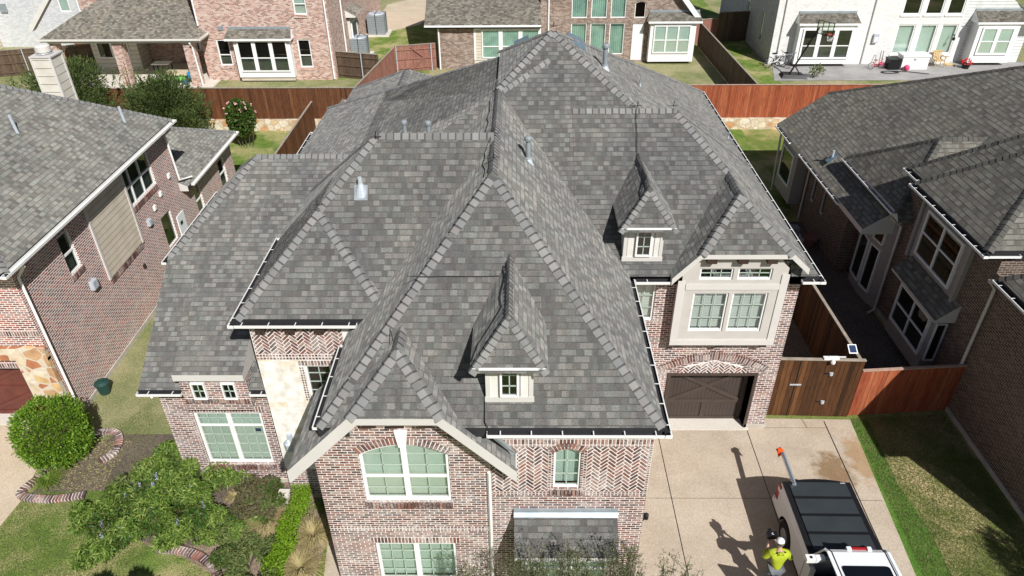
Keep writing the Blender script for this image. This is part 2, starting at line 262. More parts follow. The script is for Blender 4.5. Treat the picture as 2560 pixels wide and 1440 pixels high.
# ---------------------------------------------------------------- mesh tools
ROOT = {}
def V(*a): return Vector(a)
class MB:
    def __init__(s): s.v = []; s.f = []; s.m = []; s.uv = []
    def face(s, pts, mat, uvs=None):
        pts = [Vector(p) for p in pts]
        if uvs is None:
            n = Vector((0, 0, 0))
            for i in range(len(pts)):
                a, b = pts[i], pts[(i+1) % len(pts)]; n += a.cross(b)
            if n.length < 1e-12: return
            n.normalize()
            if abs(n.z) > .999: uvs = [(p.x, p.y) for p in pts]
            else:
                t = Vector((0, 0, 1)).cross(n).normalized(); b = n.cross(t)
                uvs = [(p.dot(t), p.dot(b)) for p in pts]
        k = len(s.v); s.v += pts; s.f.append(list(range(k, k+len(pts)))); s.m.append(mat); s.uv.append(uvs)
    def box(s, x0, x1, y0, y1, z0, z1, mat, M=None, top=None):
        c = [V(x, y, z) for z in (z0, z1) for y in (y0, y1) for x in (x0, x1)]
        s.hexa(c, mat, M, top)
    def hexa(s, c, mat, M=None, top=None):
        c = [Vector(p) for p in c]
        if M is not None: c = [M @ p for p in c]
        k = len(s.v); s.v += c
        for q in ((0, 2, 3, 1), (4, 5, 7, 6), (0, 1, 5, 4), (1, 3, 7, 5), (3, 2, 6, 7), (2, 0, 4, 6)):
            n = (c[q[2]]-c[q[0]]).cross(c[q[3]]-c[q[1]])
            if n.length < 1e-14: n = V(0, 0, 1)
            n.normalize()
            if abs(n.z) > .999: uv = [(c[i].x, c[i].y) for i in q]
            else:
                t = V(0, 0, 1).cross(n).normalized(); b = n.cross(t); uv = [(c[i].dot(t), c[i].dot(b)) for i in q]
            s.f.append([k+i for i in q]); s.m.append(top if (top and q[0] == 4) else mat); s.uv.append(uv)
    def bar(s, a, b, w, h, mat, up=V(0, 0, 1)):
        a = Vector(a); b = Vector(b); d = (b-a).normalized()
        if abs(d.dot(up)) > .99: up = V(0, 1, 0)
        x = d.cross(up).normalized(); y = x.cross(d)
        c = [p+x*sx*w/2+y*sy*h/2 for sy in (-1, 1) for p in (a, b) for sx in (-1, 1)]
        s.hexa([c[0], c[1], c[2], c[3], c[4], c[5], c[6], c[7]], mat)
    def tube(s, pts, r, mat, n=8, cap=True):
        pts = [Vector(p) for p in pts]; rs = r if isinstance(r, (list, tuple)) else [r]*len(pts); rings = []
        for i, p in enumerate(pts):
            d = (pts[min(i+1, len(pts)-1)]-pts[max(i-1, 0)])
            d = d.normalized() if d.length > 1e-9 else V(0, 0, 1)
            x = d.cross(V(.13, .99, .05) if abs(d.z) > .9 else V(0, 0, 1)).normalized(); y = x.cross(d)
            rings.append([p+(x*math.cos(2*math.pi*k/n)+y*math.sin(2*math.pi*k/n))*rs[i] for k in range(n)])
        for a, b in zip(rings[:-1], rings[1:]):
            for k in range(n): s.face([a[k], a[(k+1) % n], b[(k+1) % n], b[k]], mat)
        if cap:
            s.face(rings[0][::-1], mat); s.face(rings[-1], mat)
    def lathe(s, c, prof, mat, n=16, M=None):
        c = Vector(c); rings = [[c+V(r*math.cos(2*math.pi*k/n), r*math.sin(2*math.pi*k/n), z) for k in range(n)] for r, z in prof]
        if M is not None: rings = [[M @ p for p in r] for r in rings]
        for a, b in zip(rings[:-1], rings[1:]):
            for k in range(n): s.face([a[k], a[(k+1) % n], b[(k+1) % n], b[k]], mat)
    def build(s, name, parent=None, smooth=False, merge=False):
        me = bpy.data.meshes.new(name); off = V(0, 0, 0)
        if parent is not None: off = ROOT.get(parent.name, V(0, 0, 0))
        me.from_pydata([p-off for p in s.v], [], s.f)
        mats = sorted(set(s.m)); idx = {m: i for i, m in enumerate(mats)}
        for m in mats: me.materials.append(MATS[m])
        me.polygons.foreach_set('material_index', [idx[m] for m in s.m])
        ul = me.uv_layers.new(name='UVMap'); ul.data.foreach_set('uv', [c for f in s.uv for p in f for c in p])
        if merge or smooth:
            bm = bmesh.new(); bm.from_mesh(me); bmesh.ops.remove_doubles(bm, verts=bm.verts, dist=.0005); bm.to_mesh(me); bm.free()
        if smooth: me.polygons.foreach_set('use_smooth', [True]*len(me.polygons))
        me.update(); o = bpy.data.objects.new(name, me); S.collection.objects.link(o)
        if parent is not None:
            o.parent = parent; ROOT[o.name] = off
        return o
def thing(name, label, cat, loc=(0, 0, 0), rz=0, group=None, local=False):
    o = bpy.data.objects.new(name, None); S.collection.objects.link(o); o.location = loc; o.rotation_euler = (0, 0, rz)
    o.empty_display_size = .3; o['label'] = label; o['category'] = cat
    if group: o['group'] = group
    ROOT[o.name] = V(0, 0, 0) if local else Vector(loc); return o
def tag(o, label, cat, group=None):
    o['label'] = label; o['category'] = cat
    if group: o['group'] = group
    return o
def struct(o, kind='structure'): o['kind'] = kind; return o
def copy_tree(o, parent=None):
    c = o.copy(); S.collection.objects.link(c)
    if parent is not None: c.parent = parent
    for ch in list(o.children): copy_tree(ch, c)
    return c
# convex bodies from half-spaces (n.p <= n.q)
def convex(planes):
    P = [(Vector(n).normalized(), Vector(n).normalized().dot(Vector(q)), tg) for n, q, tg in planes]
    A = np.array([list(n) for n, d, _ in P]); D = np.array([d for _, d, _ in P]); vs = []; k = len(P)
    for i in range(k):
        for j in range(i+1, k):
            for l in range(j+1, k):
                M3 = A[[i, j, l]]
                if abs(np.linalg.det(M3)) < 1e-7: continue
                x = np.linalg.solve(M3, D[[i, j, l]])
                if np.all(A @ x <= D+1e-5): vs.append(x)
    out = []
    for (n, d, tg) in P:
        on = []
        for x in vs:
            if abs(np.dot(np.array(n), x)-d) < 1e-4 and not any(np.linalg.norm(x-y) < 1e-3 for y in on): on.append(x)
        if len(on) < 3: continue
        c = Vector(np.mean(on, 0)); t = (Vector(on[0])-c).normalized(); b = n.cross(t)
        on.sort(key=lambda x: math.atan2((Vector(x)-c).dot(b), (Vector(x)-c).dot(t)))
        out.append(([Vector(x) for x in on], n, tg))
    return out, P
def hip(x0, x1, y0, y1, ze, sL=None, sR=None, sF=None, sB=None, cut=.1, th=.16, extra=()):
    pl = [((0, 0, -1), (0, 0, ze-th), 'B')]
    for s_, n, q in ((sL, (-1, 0), (x0, y0)), (sR, (1, 0), (x1, y0)), (sF, (0, -1), (x0, y0)), (sB, (0, 1), (x0, y1))):
        if s_ is None: pl.append(((*n, 0), (*q, ze), 'V'))
        else:
            pl.append(((n[0]*s_, n[1]*s_, 1), (*q, ze), 'S'))
            pl.append(((*n, 0), (q[0]-n[0]*cut, q[1]-n[1]*cut, ze), 'gutter_dark'))
    return pl+list(extra)
def roofset(bodies, parent, mat='roof_shingle', cap='cap_shingle', fascia='trim', capw=.15, step=.185, name='roof', caps=True, skip=None):
    built = [convex(b) for b in bodies]; mb = MB(); cb = MB()
    for faces, P in built:
        for pts, n, tg in faces: mb.face(pts, mat if tg == 'S' else (fascia if tg in 'VB' else tg))
    ro = mb.build(name, parent)
    if not caps: return ro
    for bi, (faces, P) in enumerate(built):
        Sf = [f for f in faces if f[2] == 'S' and f[1].z > .15]
        for i in range(len(Sf)):
            for j in range(i+1, len(Sf)):
                sh = [p for p in Sf[i][0] if any((p-q).length < 1e-3 for q in Sf[j][0])]
                if len(sh) != 2: continue
                A, B = sorted(sh, key=lambda p: p.z); n1, n2 = Sf[i][1], Sf[j][1]
                L = (B-A).length; e = (B-A).normalized(); up = (n1+n2).normalized()
                def into(n, pts):
                    w = n.cross(e).normalized(); c = sum(pts, V(0, 0, 0))/len(pts)
                    return w if (c-A).dot(w) > 0 else -w
                w1, w2 = into(n1, Sf[i][0]), into(n2, Sf[j][0]); k = int(L/step)
                for q in range(k):
                    t0 = q*step+random.uniform(-.008, .008); t1 = min(t0+step*1.1, L)
                    mid = A+e*(t0+t1)/2+up*.08
                    if skip and skip(bi, mid): continue
                    if any(all(np_.dot(mid) <= d_+.02 for np_, d_, _ in Q) for bj, (_, Q) in enumerate(built) if bj != bi): continue
                    hw = capw*random.uniform(.92, 1.08)
                    def sec(t, h):
                        p = A+e*t
                        return [p+w1*hw+n1*h*.6, p+w1*hw*.45+n1*h*1.15, p+up*h*1.25, p+w2*hw*.45+n2*h*1.15, p+w2*hw+n2*h*.6]
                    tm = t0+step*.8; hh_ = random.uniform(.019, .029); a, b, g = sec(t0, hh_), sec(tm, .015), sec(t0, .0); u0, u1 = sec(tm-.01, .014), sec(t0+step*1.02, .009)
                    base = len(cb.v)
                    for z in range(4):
                        cb.face([a[z], a[z+1], b[z+1], b[z]], cap); cb.face([g[z], g[z+1], a[z+1], a[z]], 'cap_butt_shadow'); cb.face([u0[z], u0[z+1], u1[z+1], u1[z]], 'cap_butt_shadow')  # dark strip between caps: painted butt shadow over a darker underlay
    if cb.f: cb.build('ridge_cap', ro, merge=True)
    return ro
def wall(mb, O, U, outline, holes, mat, depth=.12, rmat=None):
    O = Vector(O); U = Vector(U).normalized(); Nn = U.cross(V(0, 0, 1)); Z = V(0, 0, 1)
    P = lambda p, d=0.: O+U*p[0]+Z*p[1]-Nn*d
    polys = [[Vector((a, b, 0)) for a, b in outline]]+[[Vector((a, b, 0)) for a, b in h] for h in holes]
    flat = [p for q in polys for p in q]
    for tri in tessellate_polygon(polys):
        pts = [flat[i] for i in tri]
        if (pts[1]-pts[0]).cross(pts[2]-pts[0]).z < 0: pts = pts[::-1]
        mb.face([P(p) for p in pts], mat)
    for h in holes:
        for i in range(len(h)):
            a, b = h[i], h[(i+1) % len(h)]; mb.face([P(a), P(b), P(b, depth), P(a, depth)], rmat or mat)
def rect(x0, x1, z0, z1, arch=0, n=10):
    if not arch: return [(x0, z0), (x1, z0), (x1, z1), (x0, z1)]
    return [(x0, z0), (x1, z0)]+[(x1+(x0-x1)*k/n, z1-arch+arch*(1-(2*k/n-1)**2)) for k in range(n+1)]
def window(par, O, U, x0, x1, z0, z1, cols=1, split=None, grid=(0, 0), arch=0, fw_=.06, mull=.1, back='blind', recess=.07, frame='trim_white', gm='glass', blinds=False, name='window', flush=False):
    O = Vector(O); U = Vector(U).normalized(); Nn = U.cross(V(0, 0, 1)); Z = V(0, 0, 1); bd = .11
    if flush: O = O+Nn*.07; recess = .02; bd = .018
    P = lambda a, z, d: O+U*a+Z*z-Nn*d
    top = lambda a: z1-arch+arch*(1-(2*(a-x0)/(x1-x0)-1)**2) if arch else z1
    fm = MB()
    def bx(a0, a1, b0, b1, d0, d1, m):
        t0, t1 = (b1, b1) if b1 is not None else (top(a0), top(a1))
        c = [P(a0, b0, d1), P(a1, b0, d1), P(a0, b0, d0), P(a1, b0, d0), P(a0, t0, d1), P(a1, t1, d1), P(a0, t0, d0), P(a1, t1, d0)]
        fm.hexa([c[2], c[3], c[0], c[1], c[6], c[7], c[4], c[5]], m)
    r = recess
    bx(x0, x0+fw_, z0, top(x0), r-.03, r+.05, frame); bx(x1-fw_, x1, z0, top(x1), r-.03, r+.05, frame); bx(x0+fw_, x1-fw_, z0, z0+fw_, r-.032, r+.05, frame)
    nseg = 10 if arch else 1
    for k in range(nseg):
        a, b = x0+fw_+(x1-x0-2*fw_)*k/nseg, x0+fw_+(x1-x0-2*fw_)*(k+1)/nseg; ta, tb = top(a), top(b)
        c = [P(a, ta-fw_, r-.03), P(b, tb-fw_, r-.03), P(a, ta-fw_, r+.05), P(b, tb-fw_, r+.05), P(a, ta, r-.03), P(b, tb, r-.03), P(a, ta, r+.05), P(b, tb, r+.05)]
        fm.hexa(c, frame)
    cw = (x1-x0-2*fw_-(cols-1)*mull)/cols; cells = []
    for c in range(cols):
        a = x0+fw_+c*(cw+mull); b = a+cw
        if c: bx(a-mull, a, z0+fw_, top(a-mull/2)-fw_, r-.025, r+.05, frame)
        if split: bx(a, b, split-.03, split+.03, r-.02, r+.04, frame)
        gx, gz = grid
        for k in range(1, gx+1):
            q = a+cw*k/(gx+1); bx(q-.011, q+.011, z0+fw_, top(q)-fw_, r-.003, r+.02, 'muntin')
        zs = []
        if gz:
            if split:
                m = max(1, round(gz*(split-z0)/(z1-z0))); mm = max(1, gz-m) if gz > 1 else 0
                zs = [z0+(split-z0)*k/(m+1) for k in range(1, m+1)]+[split+(z1-split)*k/(mm+1) for k in range(1, mm+1)]
            else: zs = [z0+(z1-z0)*k/(gz+1) for k in range(1, gz+1)]
        for z in zs: bx(a, b, z-.011, z+.011, r-.003, r+.02, 'muntin')
    o = fm.build(name, par)
    g = MB(); n = 12; pts = [P(x0+fw_/2, z0+.03, r+.01), P(x1-fw_/2, z0+.03, r+.01)]
    pts += [P(x1-fw_/2+(x0-x1+fw_)*k/n, top(x1-fw_/2+(x0-x1+fw_)*k/n)-.03, r+.01) for k in range(n+1)] if arch else [P(x1-fw_/2, z1-.03, r+.01), P(x0+fw_/2, z1-.03, r+.01)]
    g.face(pts, gm); g.build('pane', o)
    b = MB(); bk = [p-Nn*bd for p in pts]
    if back == 'curtain':
        m = max(6, int((x1-x0)/.07)); 
        for k in range(m):
            q0, q1 = x0+(x1-x0)*k/m, x0+(x1-x0)*(k+1)/m; e_ = (.022, .016) if flush else (.12, .04); d0, d1 = r+e_[0]+e_[1]*(k % 2), r+e_[0]+e_[1]*((k+1) % 2)
            b.face([P(q0, z0, d0), P(q1, z0, d1), P(q1, z1, d1), P(q0, z1, d0)], 'curtain')
        b.build('curtain', o)
    elif blinds:
        z = z0+.05
        while z < z1-.04:
            b.face([P(x0+.03, z, r+.09), P(x1-.03, z, r+.09), P(x1-.03, z+.045, r+.115), P(x0+.03, z+.045, r+.115)], back); z += .055
        b.face([p-Nn*.08 for p in bk], 'dark_room'); b.build('blind', o)
    else:
        b.face(bk, back)
        if back in ('blind', 'dark_room') and split:
            q_ = [P(x0+.03, z0+.03, r+.006+bd), P(x1-.03, z0+.03, r+.006+bd), P(x1-.03, split, r+.006+bd), P(x0+.03, split, r+.006+bd)]; q_ = [p+Nn*.008 for p in q_]; b.face(q_, 'blind_lower' if back == 'blind' else 'room_grey')
        b.build('shade' if back.startswith('blind') else 'interior', o)
    return o
def soldier(mb, O, U, x0, x1, z0, z1, mat='brick_main_piece', w=.08, j=.02, th=.009):
    O = Vector(O); U = Vector(U).normalized(); Nn = U.cross(V(0, 0, 1)); n = max(1, round((x1-x0)/w)); w = (x1-x0)/n
    mb.face([O+U*x0+V(0, 0, z0)+Nn*.004, O+U*x1+V(0, 0, z0)+Nn*.004, O+U*x1+V(0, 0, z1)+Nn*.004, O+U*x0+V(0, 0, z1)+Nn*.004], 'mortar')
    for k in range(n):
        a, b = x0+k*w+j/2, x0+(k+1)*w-j/2
        c = [O+U*q+V(0, 0, z)+Nn*d for z in (z0+j/2, z1-j/2) for d in (th, 0) for q in (a, b)]
        mb.hexa(c, mat)
def rowlock(mb, A, B, out, up, mat, w=.08, j=.02, hh=.2, th=.01):   # bricks side by side from A to B, each pointing along up
    A = Vector(A); B = Vector(B); L = (B-A).length; e = (B-A)/L; n = max(1, round(L/w)); w = L/n
    mb.face([A+out*.004, B+out*.004, B+up*hh+out*.004, A+up*hh+out*.004], 'mortar')
    for k in range(n):
        a, b = A+e*(k*w+j/2), A+e*((k+1)*w-j/2)
        c = [p+up*q+out*d for q in (0, hh) for d in (th, 0) for p in (a, b)]
        mb.hexa(c, mat)
def archbricks(mb, O, U, x0, x1, z1, arch, h, mat='brick_main_piece', th=.018, n=None):
    O = Vector(O); U = Vector(U).normalized(); Nn = U.cross(V(0, 0, 1)); n = n or max(4, round((x1-x0)/.08)); w = x1-x0
    top = lambda s: z1-arch+arch*(1-(2*s-1)**2)
    for k in range(n):
        s0, s1 = (k+.13)/n, (k+.87)/n; c = []
        for ext in (0, h):
            row = []
            for s in (s0, s1):
                dz = arch*4*(1-2*s)/w; nn = Vector((-dz, 1)).normalized()
                row.append((x0+s*w+nn.x*ext, top(s)+nn.y*ext))
            c.append(row)
        m0 = [(k/n, 0), ((k+1)/n, 0), ((k+1)/n, 1), (k/n, 1)]; mp_ = []
        for s, e_ in m0:
            dz = arch*4*(1-2*s)/w; nn = Vector((-dz, 1)).normalized(); mp_.append(O+U*(x0+s*w+nn.x*h*e_)+V(0, 0, top(s)+nn.y*h*e_)+Nn*.006)
        mb.face(mp_, 'mortar')
        q = [O+U*c[e][i][0]+V(0, 0, c[e][i][1])+Nn*d for e in (0, 1) for d in (th, 0) for i in (0, 1)]
        mb.hexa(q, mat)
def clip(poly, region):
    for i in range(len(region)):
        a, b = region[i], region[(i+1) % len(region)]; out = []
        ins = lambda p: (b[0]-a[0])*(p[1]-a[1])-(b[1]-a[1])*(p[0]-a[0]) >= 0
        for k in range(len(poly)):
            p, q = poly[k], poly[(k+1) % len(poly)]
            if ins(p): out.append(p)
            if ins(p) != ins(q):
                d1 = (b[0]-a[0])*(p[1]-a[1])-(b[1]-a[1])*(p[0]-a[0]); d2 = (b[0]-a[0])*(q[1]-a[1])-(b[1]-a[1])*(q[0]-a[0]); t = d1/(d1-d2)
                out.append((p[0]+(q[0]-p[0])*t, p[1]+(q[1]-p[1])*t))
        poly = out
        if len(poly) < 3: return []
    return poly
def herring(mb, O, U, region, mat='brick_main_piece', cell=.08, j=.022, th=.006):
    O = Vector(O); U = Vector(U).normalized(); Nn = U.cross(V(0, 0, 1)); c45 = math.sqrt(.5)
    xs = [p[0] for p in region]; zs = [p[1] for p in region]; cx, cz = (min(xs)+max(xs))/2, (min(zs)+max(zs))/2
    R_ = int(max(max(xs)-min(xs), max(zs)-min(zs))/cell)+6
    for i in range(-R_, R_):
        for k in range(-R_, R_):
            d = (i-k) % 6
            if d == 0: r = (i*cell, (i+3)*cell, k*cell, (k+1)*cell)
            elif d == 5: r = (i*cell, (i+1)*cell, k*cell, (k+3)*cell)
            else: continue
            a0, a1, b0, b1 = r[0]+j/2, r[1]-j/2, r[2]+j/2, r[3]-j/2
            q = [(cx+(a-b)*c45, cz+(a+b)*c45) for a, b in ((a0, b0), (a1, b0), (a1, b1), (a0, b1))]
            if max(p[0] for p in q) < min(xs) or min(p[0] for p in q) > max(xs) or max(p[1] for p in q) < min(zs) or min(p[1] for p in q) > max(zs): continue
            q = clip(q, region)
            if not q: continue
            f = [O+U*p[0]+V(0, 0, p[1])+Nn*th for p in q]; g = [p-Nn*th for p in f]
            mb.face(f, mat)
            for z in range(len(f)): mb.face([g[z], g[(z+1) % len(f)], f[(z+1) % len(f)], f[z]], mat)
def gutter(par, A, B, out, ends=(1, 1), white='gutter_white', w=.14, h=.06, straps=True, name='gutter', inner='gutter_dark'):
    A = Vector(A); B = Vector(B); out = Vector(out).normalized(); mb = MB(); Z = V(0, 0, 1)
    def b(o0, o1, z0, z1, m, a=A, c=B):
        q = [p+out*o+Z*z for z in (z0, z1) for o in (o0, o1) for p in (a, c)]
        mb.hexa(q, m)
    b(-w-.008, -w+.012, -h, .03, inner); b(-w+.012, -.02, -h, -h+.015, inner); b(-.02, 0, -h, 0, white); b(-.02, .004, 0, .01, white); b(-.028, -.021, -h+.02, -.003, inner)
    e = (B-A).normalized(); L = (B-A).length
    if ends[0]: b(-w, 0, -h, .006, white, A-e*.006, A+e*.008)
    if ends[1]: b(-w, 0, -h, .006, white, B-e*.008, B+e*.006)
    if straps:
        t = .3
        while t < L: b(-w, .0, .0145, .022, white, A+e*(t-.011), A+e*(t+.011)); t += .62
    return mb.build(name, par)
def pipe(par, pts, r=.045, mat='gutter_white', name='downspout', n=4):
    mb = MB(); mb.tube(pts, r, mat, n=n); return mb.build(name, par)
# ================================================================ ground
def sheet(name, pts, z, mat, kind='structure', parent=None, th=0):
    mb = MB(); top = [V(x, y, z) for x, y in pts]
    a = sum(top[i].cross(top[(i+1) % len(top)]).z for i in range(len(top)))
    if a < 0: top = top[::-1]
    mb.face(top, mat)
    if th:
        for i in range(len(top)):
            p, q = top[i], top[(i+1) % len(top)]; mb.face([p-V(0, 0, th), q-V(0, 0, th), q, p], mat)
    o = mb.build(name, parent)
    if kind: o['kind'] = kind
    return o
g = MB()
for x in (-400, 400): pass
g.face([(-400, -300, 0), (400, -300, 0), (400, 41.2, 0), (-400, 41.2, 0)], 'lawn')
g.face([(-400, 41.2, 0), (400, 41.2, 0), (400, 41.2, .7), (-400, 41.2, .7)], 'lawn')
g.face([(-400, 41.2, .7), (400, 41.2, .7), (400, 600, .7), (-400, 600, .7)], 'lawn_dry')
struct(g.build('ground'))
sheet('lawn', [(-14.0, 14.3), (-9.4, 14.3), (-9.4, 24), (-14, 24)], .006, 'lawn_dry')
sheet('lawn', [(-14.0, 6), (-4.6, 6), (-4.9, 14.3), (-14, 14.3)], .004, 'lawn_green')
sheet('lawn', [(9.97, 5), (9.97, 11.04), (10.42, 16.56), (13.6, 16.9), (13.6, 5)], .004, 'lawn')
sheet('lawn', [(10.9, 15.1), (11.5, 15.4), (12.6, 14.2), (13.1, 12.6), (12.9, 11.8), (12.2, 12.3), (11.6, 12.2), (11.0, 12.9), (10.8, 14.0)], .006, 'lawn_straw')
sheet('lawn', [(9.8, 5), (9.97, 11.04), (10.42, 16.56), (10.95, 16.6), (10.8, 14), (10.95, 12.5), (10.85, 10.5), (11.3, 8.5), (11.2, 5)], .008, 'lawn_edge')
sheet('lawn', [(-24, 24), (-9.9, 24), (-9.9, 30.8), (13.2, 31), (13.2, 40.9), (-24, 40.9)], .004, 'lawn_green')
sheet('lawn', [(-13, 68), (-5.8, 68), (-6.2, 49.5), (-13, 48)], .704, 'lawn_green')
sheet('lawn', [(13.9, 41.4), (17.3, 41.4), (17.3, 80), (13.9, 80)], .704, 'lawn_green')
sheet('alley_ground', [(7.6, 17), (13.5, 17), (13.5, 29.5), (7.6, 29.5)], .008, 'mulch')
sheet('driveway', [(2.4, 3), (9.73, 3), (9.97, 11.04), (10.42, 16.56), (7.55, 16.62), (7.55, 16.2), (3.9, 16.2), (2.9, 14.5)], .012, 'driveway')
jm = MB()
def joint(x0, y0, x1, y1, w=.022, z=.016): 
    d = V(x1-x0, y1-y0, 0).normalized(); n = V(-d.y, d.x, 0)*w/2; jm.face([V(x0, y0, z)-n, V(x1, y1, z)-n, V(x1, y1, z)+n, V(x0, y0, z)+n], 'cable')
joint(4.27, 16.1, 4.23, 3); joint(7.06, 16.2, 6.9, 3); joint(9.57, 16.5, 9.2, 3, .03); joint(2.7, 13.46, 7.0, 13.46, .012, .017); joint(7.0, 13.46, 10.1, 13.38, .012, .017); joint(7.6, 16.2, 9.56, 16.2, .012, .017); joint(8.9, 16.6, 8.95, 16.2, .012, .0175); joint(2.5, 9.9, 9.9, 9.9, .012, .017)
struct(jm.build('driveway_joints'))
sheet('neighbour_driveway', [(-30, 2), (-13.8, 2), (-14.1, 12.3), (-14.0, 13.5), (-14.35, 15.1), (-14.0, 16.4), (-30, 16.4)], .012, 'driveway_tan')
sheet('walkway', [(-5.25, 13.5), (-4.4, 13.5), (-4.4, 5), (-5.0, 5), (-4.95, 11)], .012, 'driveway')
sheet('planting_bed', [(-9.6, 15.9), (-9.6, 13.8), (-13.9, 13.6), (-13, 15.3), (-12.5, 15.9)][::-1], .016, 'mulch')
sheet('planting_bed', [(-11.5, 13.6), (-9.9, 11.9), (-8.6, 11.45), (-7.6, 10.9), (-7.2, 8), (-5.2, 8), (-5.1, 13.5), (-6.4, 14.05), (-9.4, 14.05)], .02, 'mulch_tan')
sheet('planting_bed', [(-11.6, 13.6), (-10.8, 12.3), (-9.4, 11.8), (-8.2, 11.9), (-7.9, 13), (-8.2, 14.0), (-9.4, 14.05), (-9.6, 14.8), (-11.0, 14.6)], .024, 'mulch')
# ================================================================ main house
mh = thing('brick_house', 'large brown brick house with many grey hipped roofs and dormers filling the middle', 'house', (0, 16, 0))
ze = 5.75
FWf = hip(-4.15, 3.0, 10.26, 21, ze, 1.06, 1.06, .915, None)
FW = FWf
def notch(b, x0, x1, y): return [b+[((1, 0, 0), (x0, 0, 0), 'V')], b+[((1, 0, 0), (x1, 0, 0), 'V'), ((-1, 0, 0), (x0, 0, 0), 'V'), ((0, -1, 0), (0, y, 0), 'V')], b+[((-1, 0, 0), (x1, 0, 0), 'V')]]
FG_side = [((-1.05, 0, 1), (-4.8, 0, 4.75), 'S'), ((1.05, 0, 1), (-.07, 0, 4.75), 'S'), ((0, -1.02, 1), (0, 10.2, 6.25), 'S')]
FGc = FG_side+[((0, -1, 0), (0, 11.05, 0), 'V'), ((0, 1, 0), (0, 12.6, 0), 'V'), ((0, 0, -1), (0, 0, 4.6), 'B'), ((-1, 0, 0), (-4.78, 0, 0), 'V'), ((1, 0, 0), (-.1, 0, 0), 'V')]
def slab(side, i, y0, y1, th, zlo, extra=()):
    n, q, _ = side[i]; nn = Vector(n).normalized()
    side = [p if k == i else (p[0], (p[1][0], p[1][1], p[1][2]-.012), p[2]) for k, p in enumerate(side)]
    return side+[((-nn.x, -nn.y, -nn.z), Vector(q)-nn*th, 'B'), ((0, -1, 0), (0, y0, 0), 'trim'), ((0, 1, 0), (0, y1, 0), 'V'), ((0, 0, -1), (0, 0, zlo), 'B')]+list(extra)
FGs = [slab(FG_side, 0, 10.2, 11.07, .25, 4.4, [((-1, 0, 0), (-4.82, 0, 0), 'V'), ((1, 0, 0), (-2.4, 0, 0), 'V')]), slab(FG_side, 1, 10.203, 11.07, .22, 4.4, [((1, 0, 0), (-.05, 0, 0), 'V'), ((-1, 0, 0), (-2.4, 0, 0), 'V')]), slab(FG_side, 2, 10.194, 11.07, .17, 6.07)]
W1 = hip(-6.65, 3, 13.56, 19.5, 6.25, 1.06, None, 1.25, 1.06)
W1 = [p for p in W1 if not (p[2] == 'V' and abs(p[0][1]) == 1 and p[0][1] < 0)]+[((1, 0, 0), (-.6, 0, 0), 'V'), ((0, -1, 0), (0, 13.65, 0), 'V'), ((0, 1, 0), (0, 19.3, 0), 'V')]
LG = hip(-6.65, -2.85, 13.22, 17.0, 6.25, 1.06, 1.06, 1.06, None)
LW = hip(-9.82, -4.5, 13.69, 24.2, 3.78, None, None, .615, .6, th=.16, cut=0)
LW = [((0, 0, -1), (0, 0, 3.68), 'B'), ((0, -1, 0), (0, 13.69, 0), 'gutter_dark'), ((0, -.615, 1), (0, 13.59, 3.78), 'S'), ((-.9, 0, 1), (-9.82, 0, 5.75), 'S'), ((-1, 0, 0), (-9.72, 0, 0), 'V'), ((0, .7, 1), (0, 19.8, 7.6), 'S'), ((1, 0, 0), (-4.6, 0, 0), 'V'), ((0, 1, 0), (0, 21.2, 0), 'V')]
P0 = (.95, 21.25, 10.78)
MR = [((0, 0, -1), (0, 0, 5.6), 'B'), ((0, -.92, 1), (0, 15.81, ze), 'S'), ((.715, 0, 1), (7.98, 0, ze), 'S'), ((1, 0, 0), (7.88, 0, 0), 'V'), ((0, -1, 0), (0, 15.89, 0), 'V'), ((-.8, 0, 1), P0, 'S'), ((0, .53, 1), P0, 'S'), ((0, 1, 0), (0, 30.6, 0), 'V'), ((-1, 0, 0), (-5.2, 0, 0), 'V')]
MR = MR+[((-1, 0, 0), (-.62, 0, 0), 'V')]
RW = hip(1.5, 7.98, 15.79, 23.07, ze, None, .92, .92, .92)
ML = [((0, 0, -1), (0, 0, 5.6), 'B'), ((-.5, 0, 1), (-7.97, 0, ze), 'S'), ((0, .66, 1), P0, 'S'), ((0, -1, 0), (0, 19.9, 0), 'V'), ((1, 0, 0), (.9, 0, 0), 'V'), ((-1, 0, 0), (-7.87, 0, 0), 'V'), ((0, -.92, 1), (0, 15.83, ze), 'S')]
BK = hip(-7.4, -1.8, 25, 31.2, 5.75, .5, .5, None, .8)
GG_side = [((-1.13, 0, 1), (4.0, 0, 5.93), 'S'), ((.92, 0, 1), (7.97, 0, 5.75), 'S'), ((0, -1.15, 1), (0, 15.68, 6.64), 'S')]
GGc = GG_side+[((0, -1, 0), (0, 16.22, 0), 'V'), ((0, 1, 0), (0, 18.6, 0), 'V'), ((0, 0, -1), (0, 0, 5.85), 'B'), ((-1, 0, 0), (4.05, 0, 0), 'V'), ((1, 0, 0), (7.85, 0, 0), 'V')]
GGs = [slab(GG_side, 0, 15.68, 16.24, .13, 5.62, [((-1, 0, 0), (3.98, 0, 0), 'V'), ((1, 0, 0), (5.7, 0, 0), 'V')]), slab(GG_side, 1, 15.683, 16.24, .13, 5.62, [((1, 0, 0), (7.48, 0, 0), 'V'), ((-1, 0, 0), (5.7, 0, 0), 'V')]), slab(GG_side, 2, 15.674, 16.24, .13, 6.5)]
SD = [((0, 0, -1), (0, 0, 4.3), 'B'), ((0, -1, 0), (0, 13.5, 0), 'trim'), ((0, -.52, 1), (0, 13.5, 4.5), 'S'), ((-1, 0, 0), (-8.62, 0, 0), 'trim'), ((1, 0, 0), (-6.85, 0, 0), 'trim'), ((0, 1, 0), (0, 16.2, 0), 'V')]
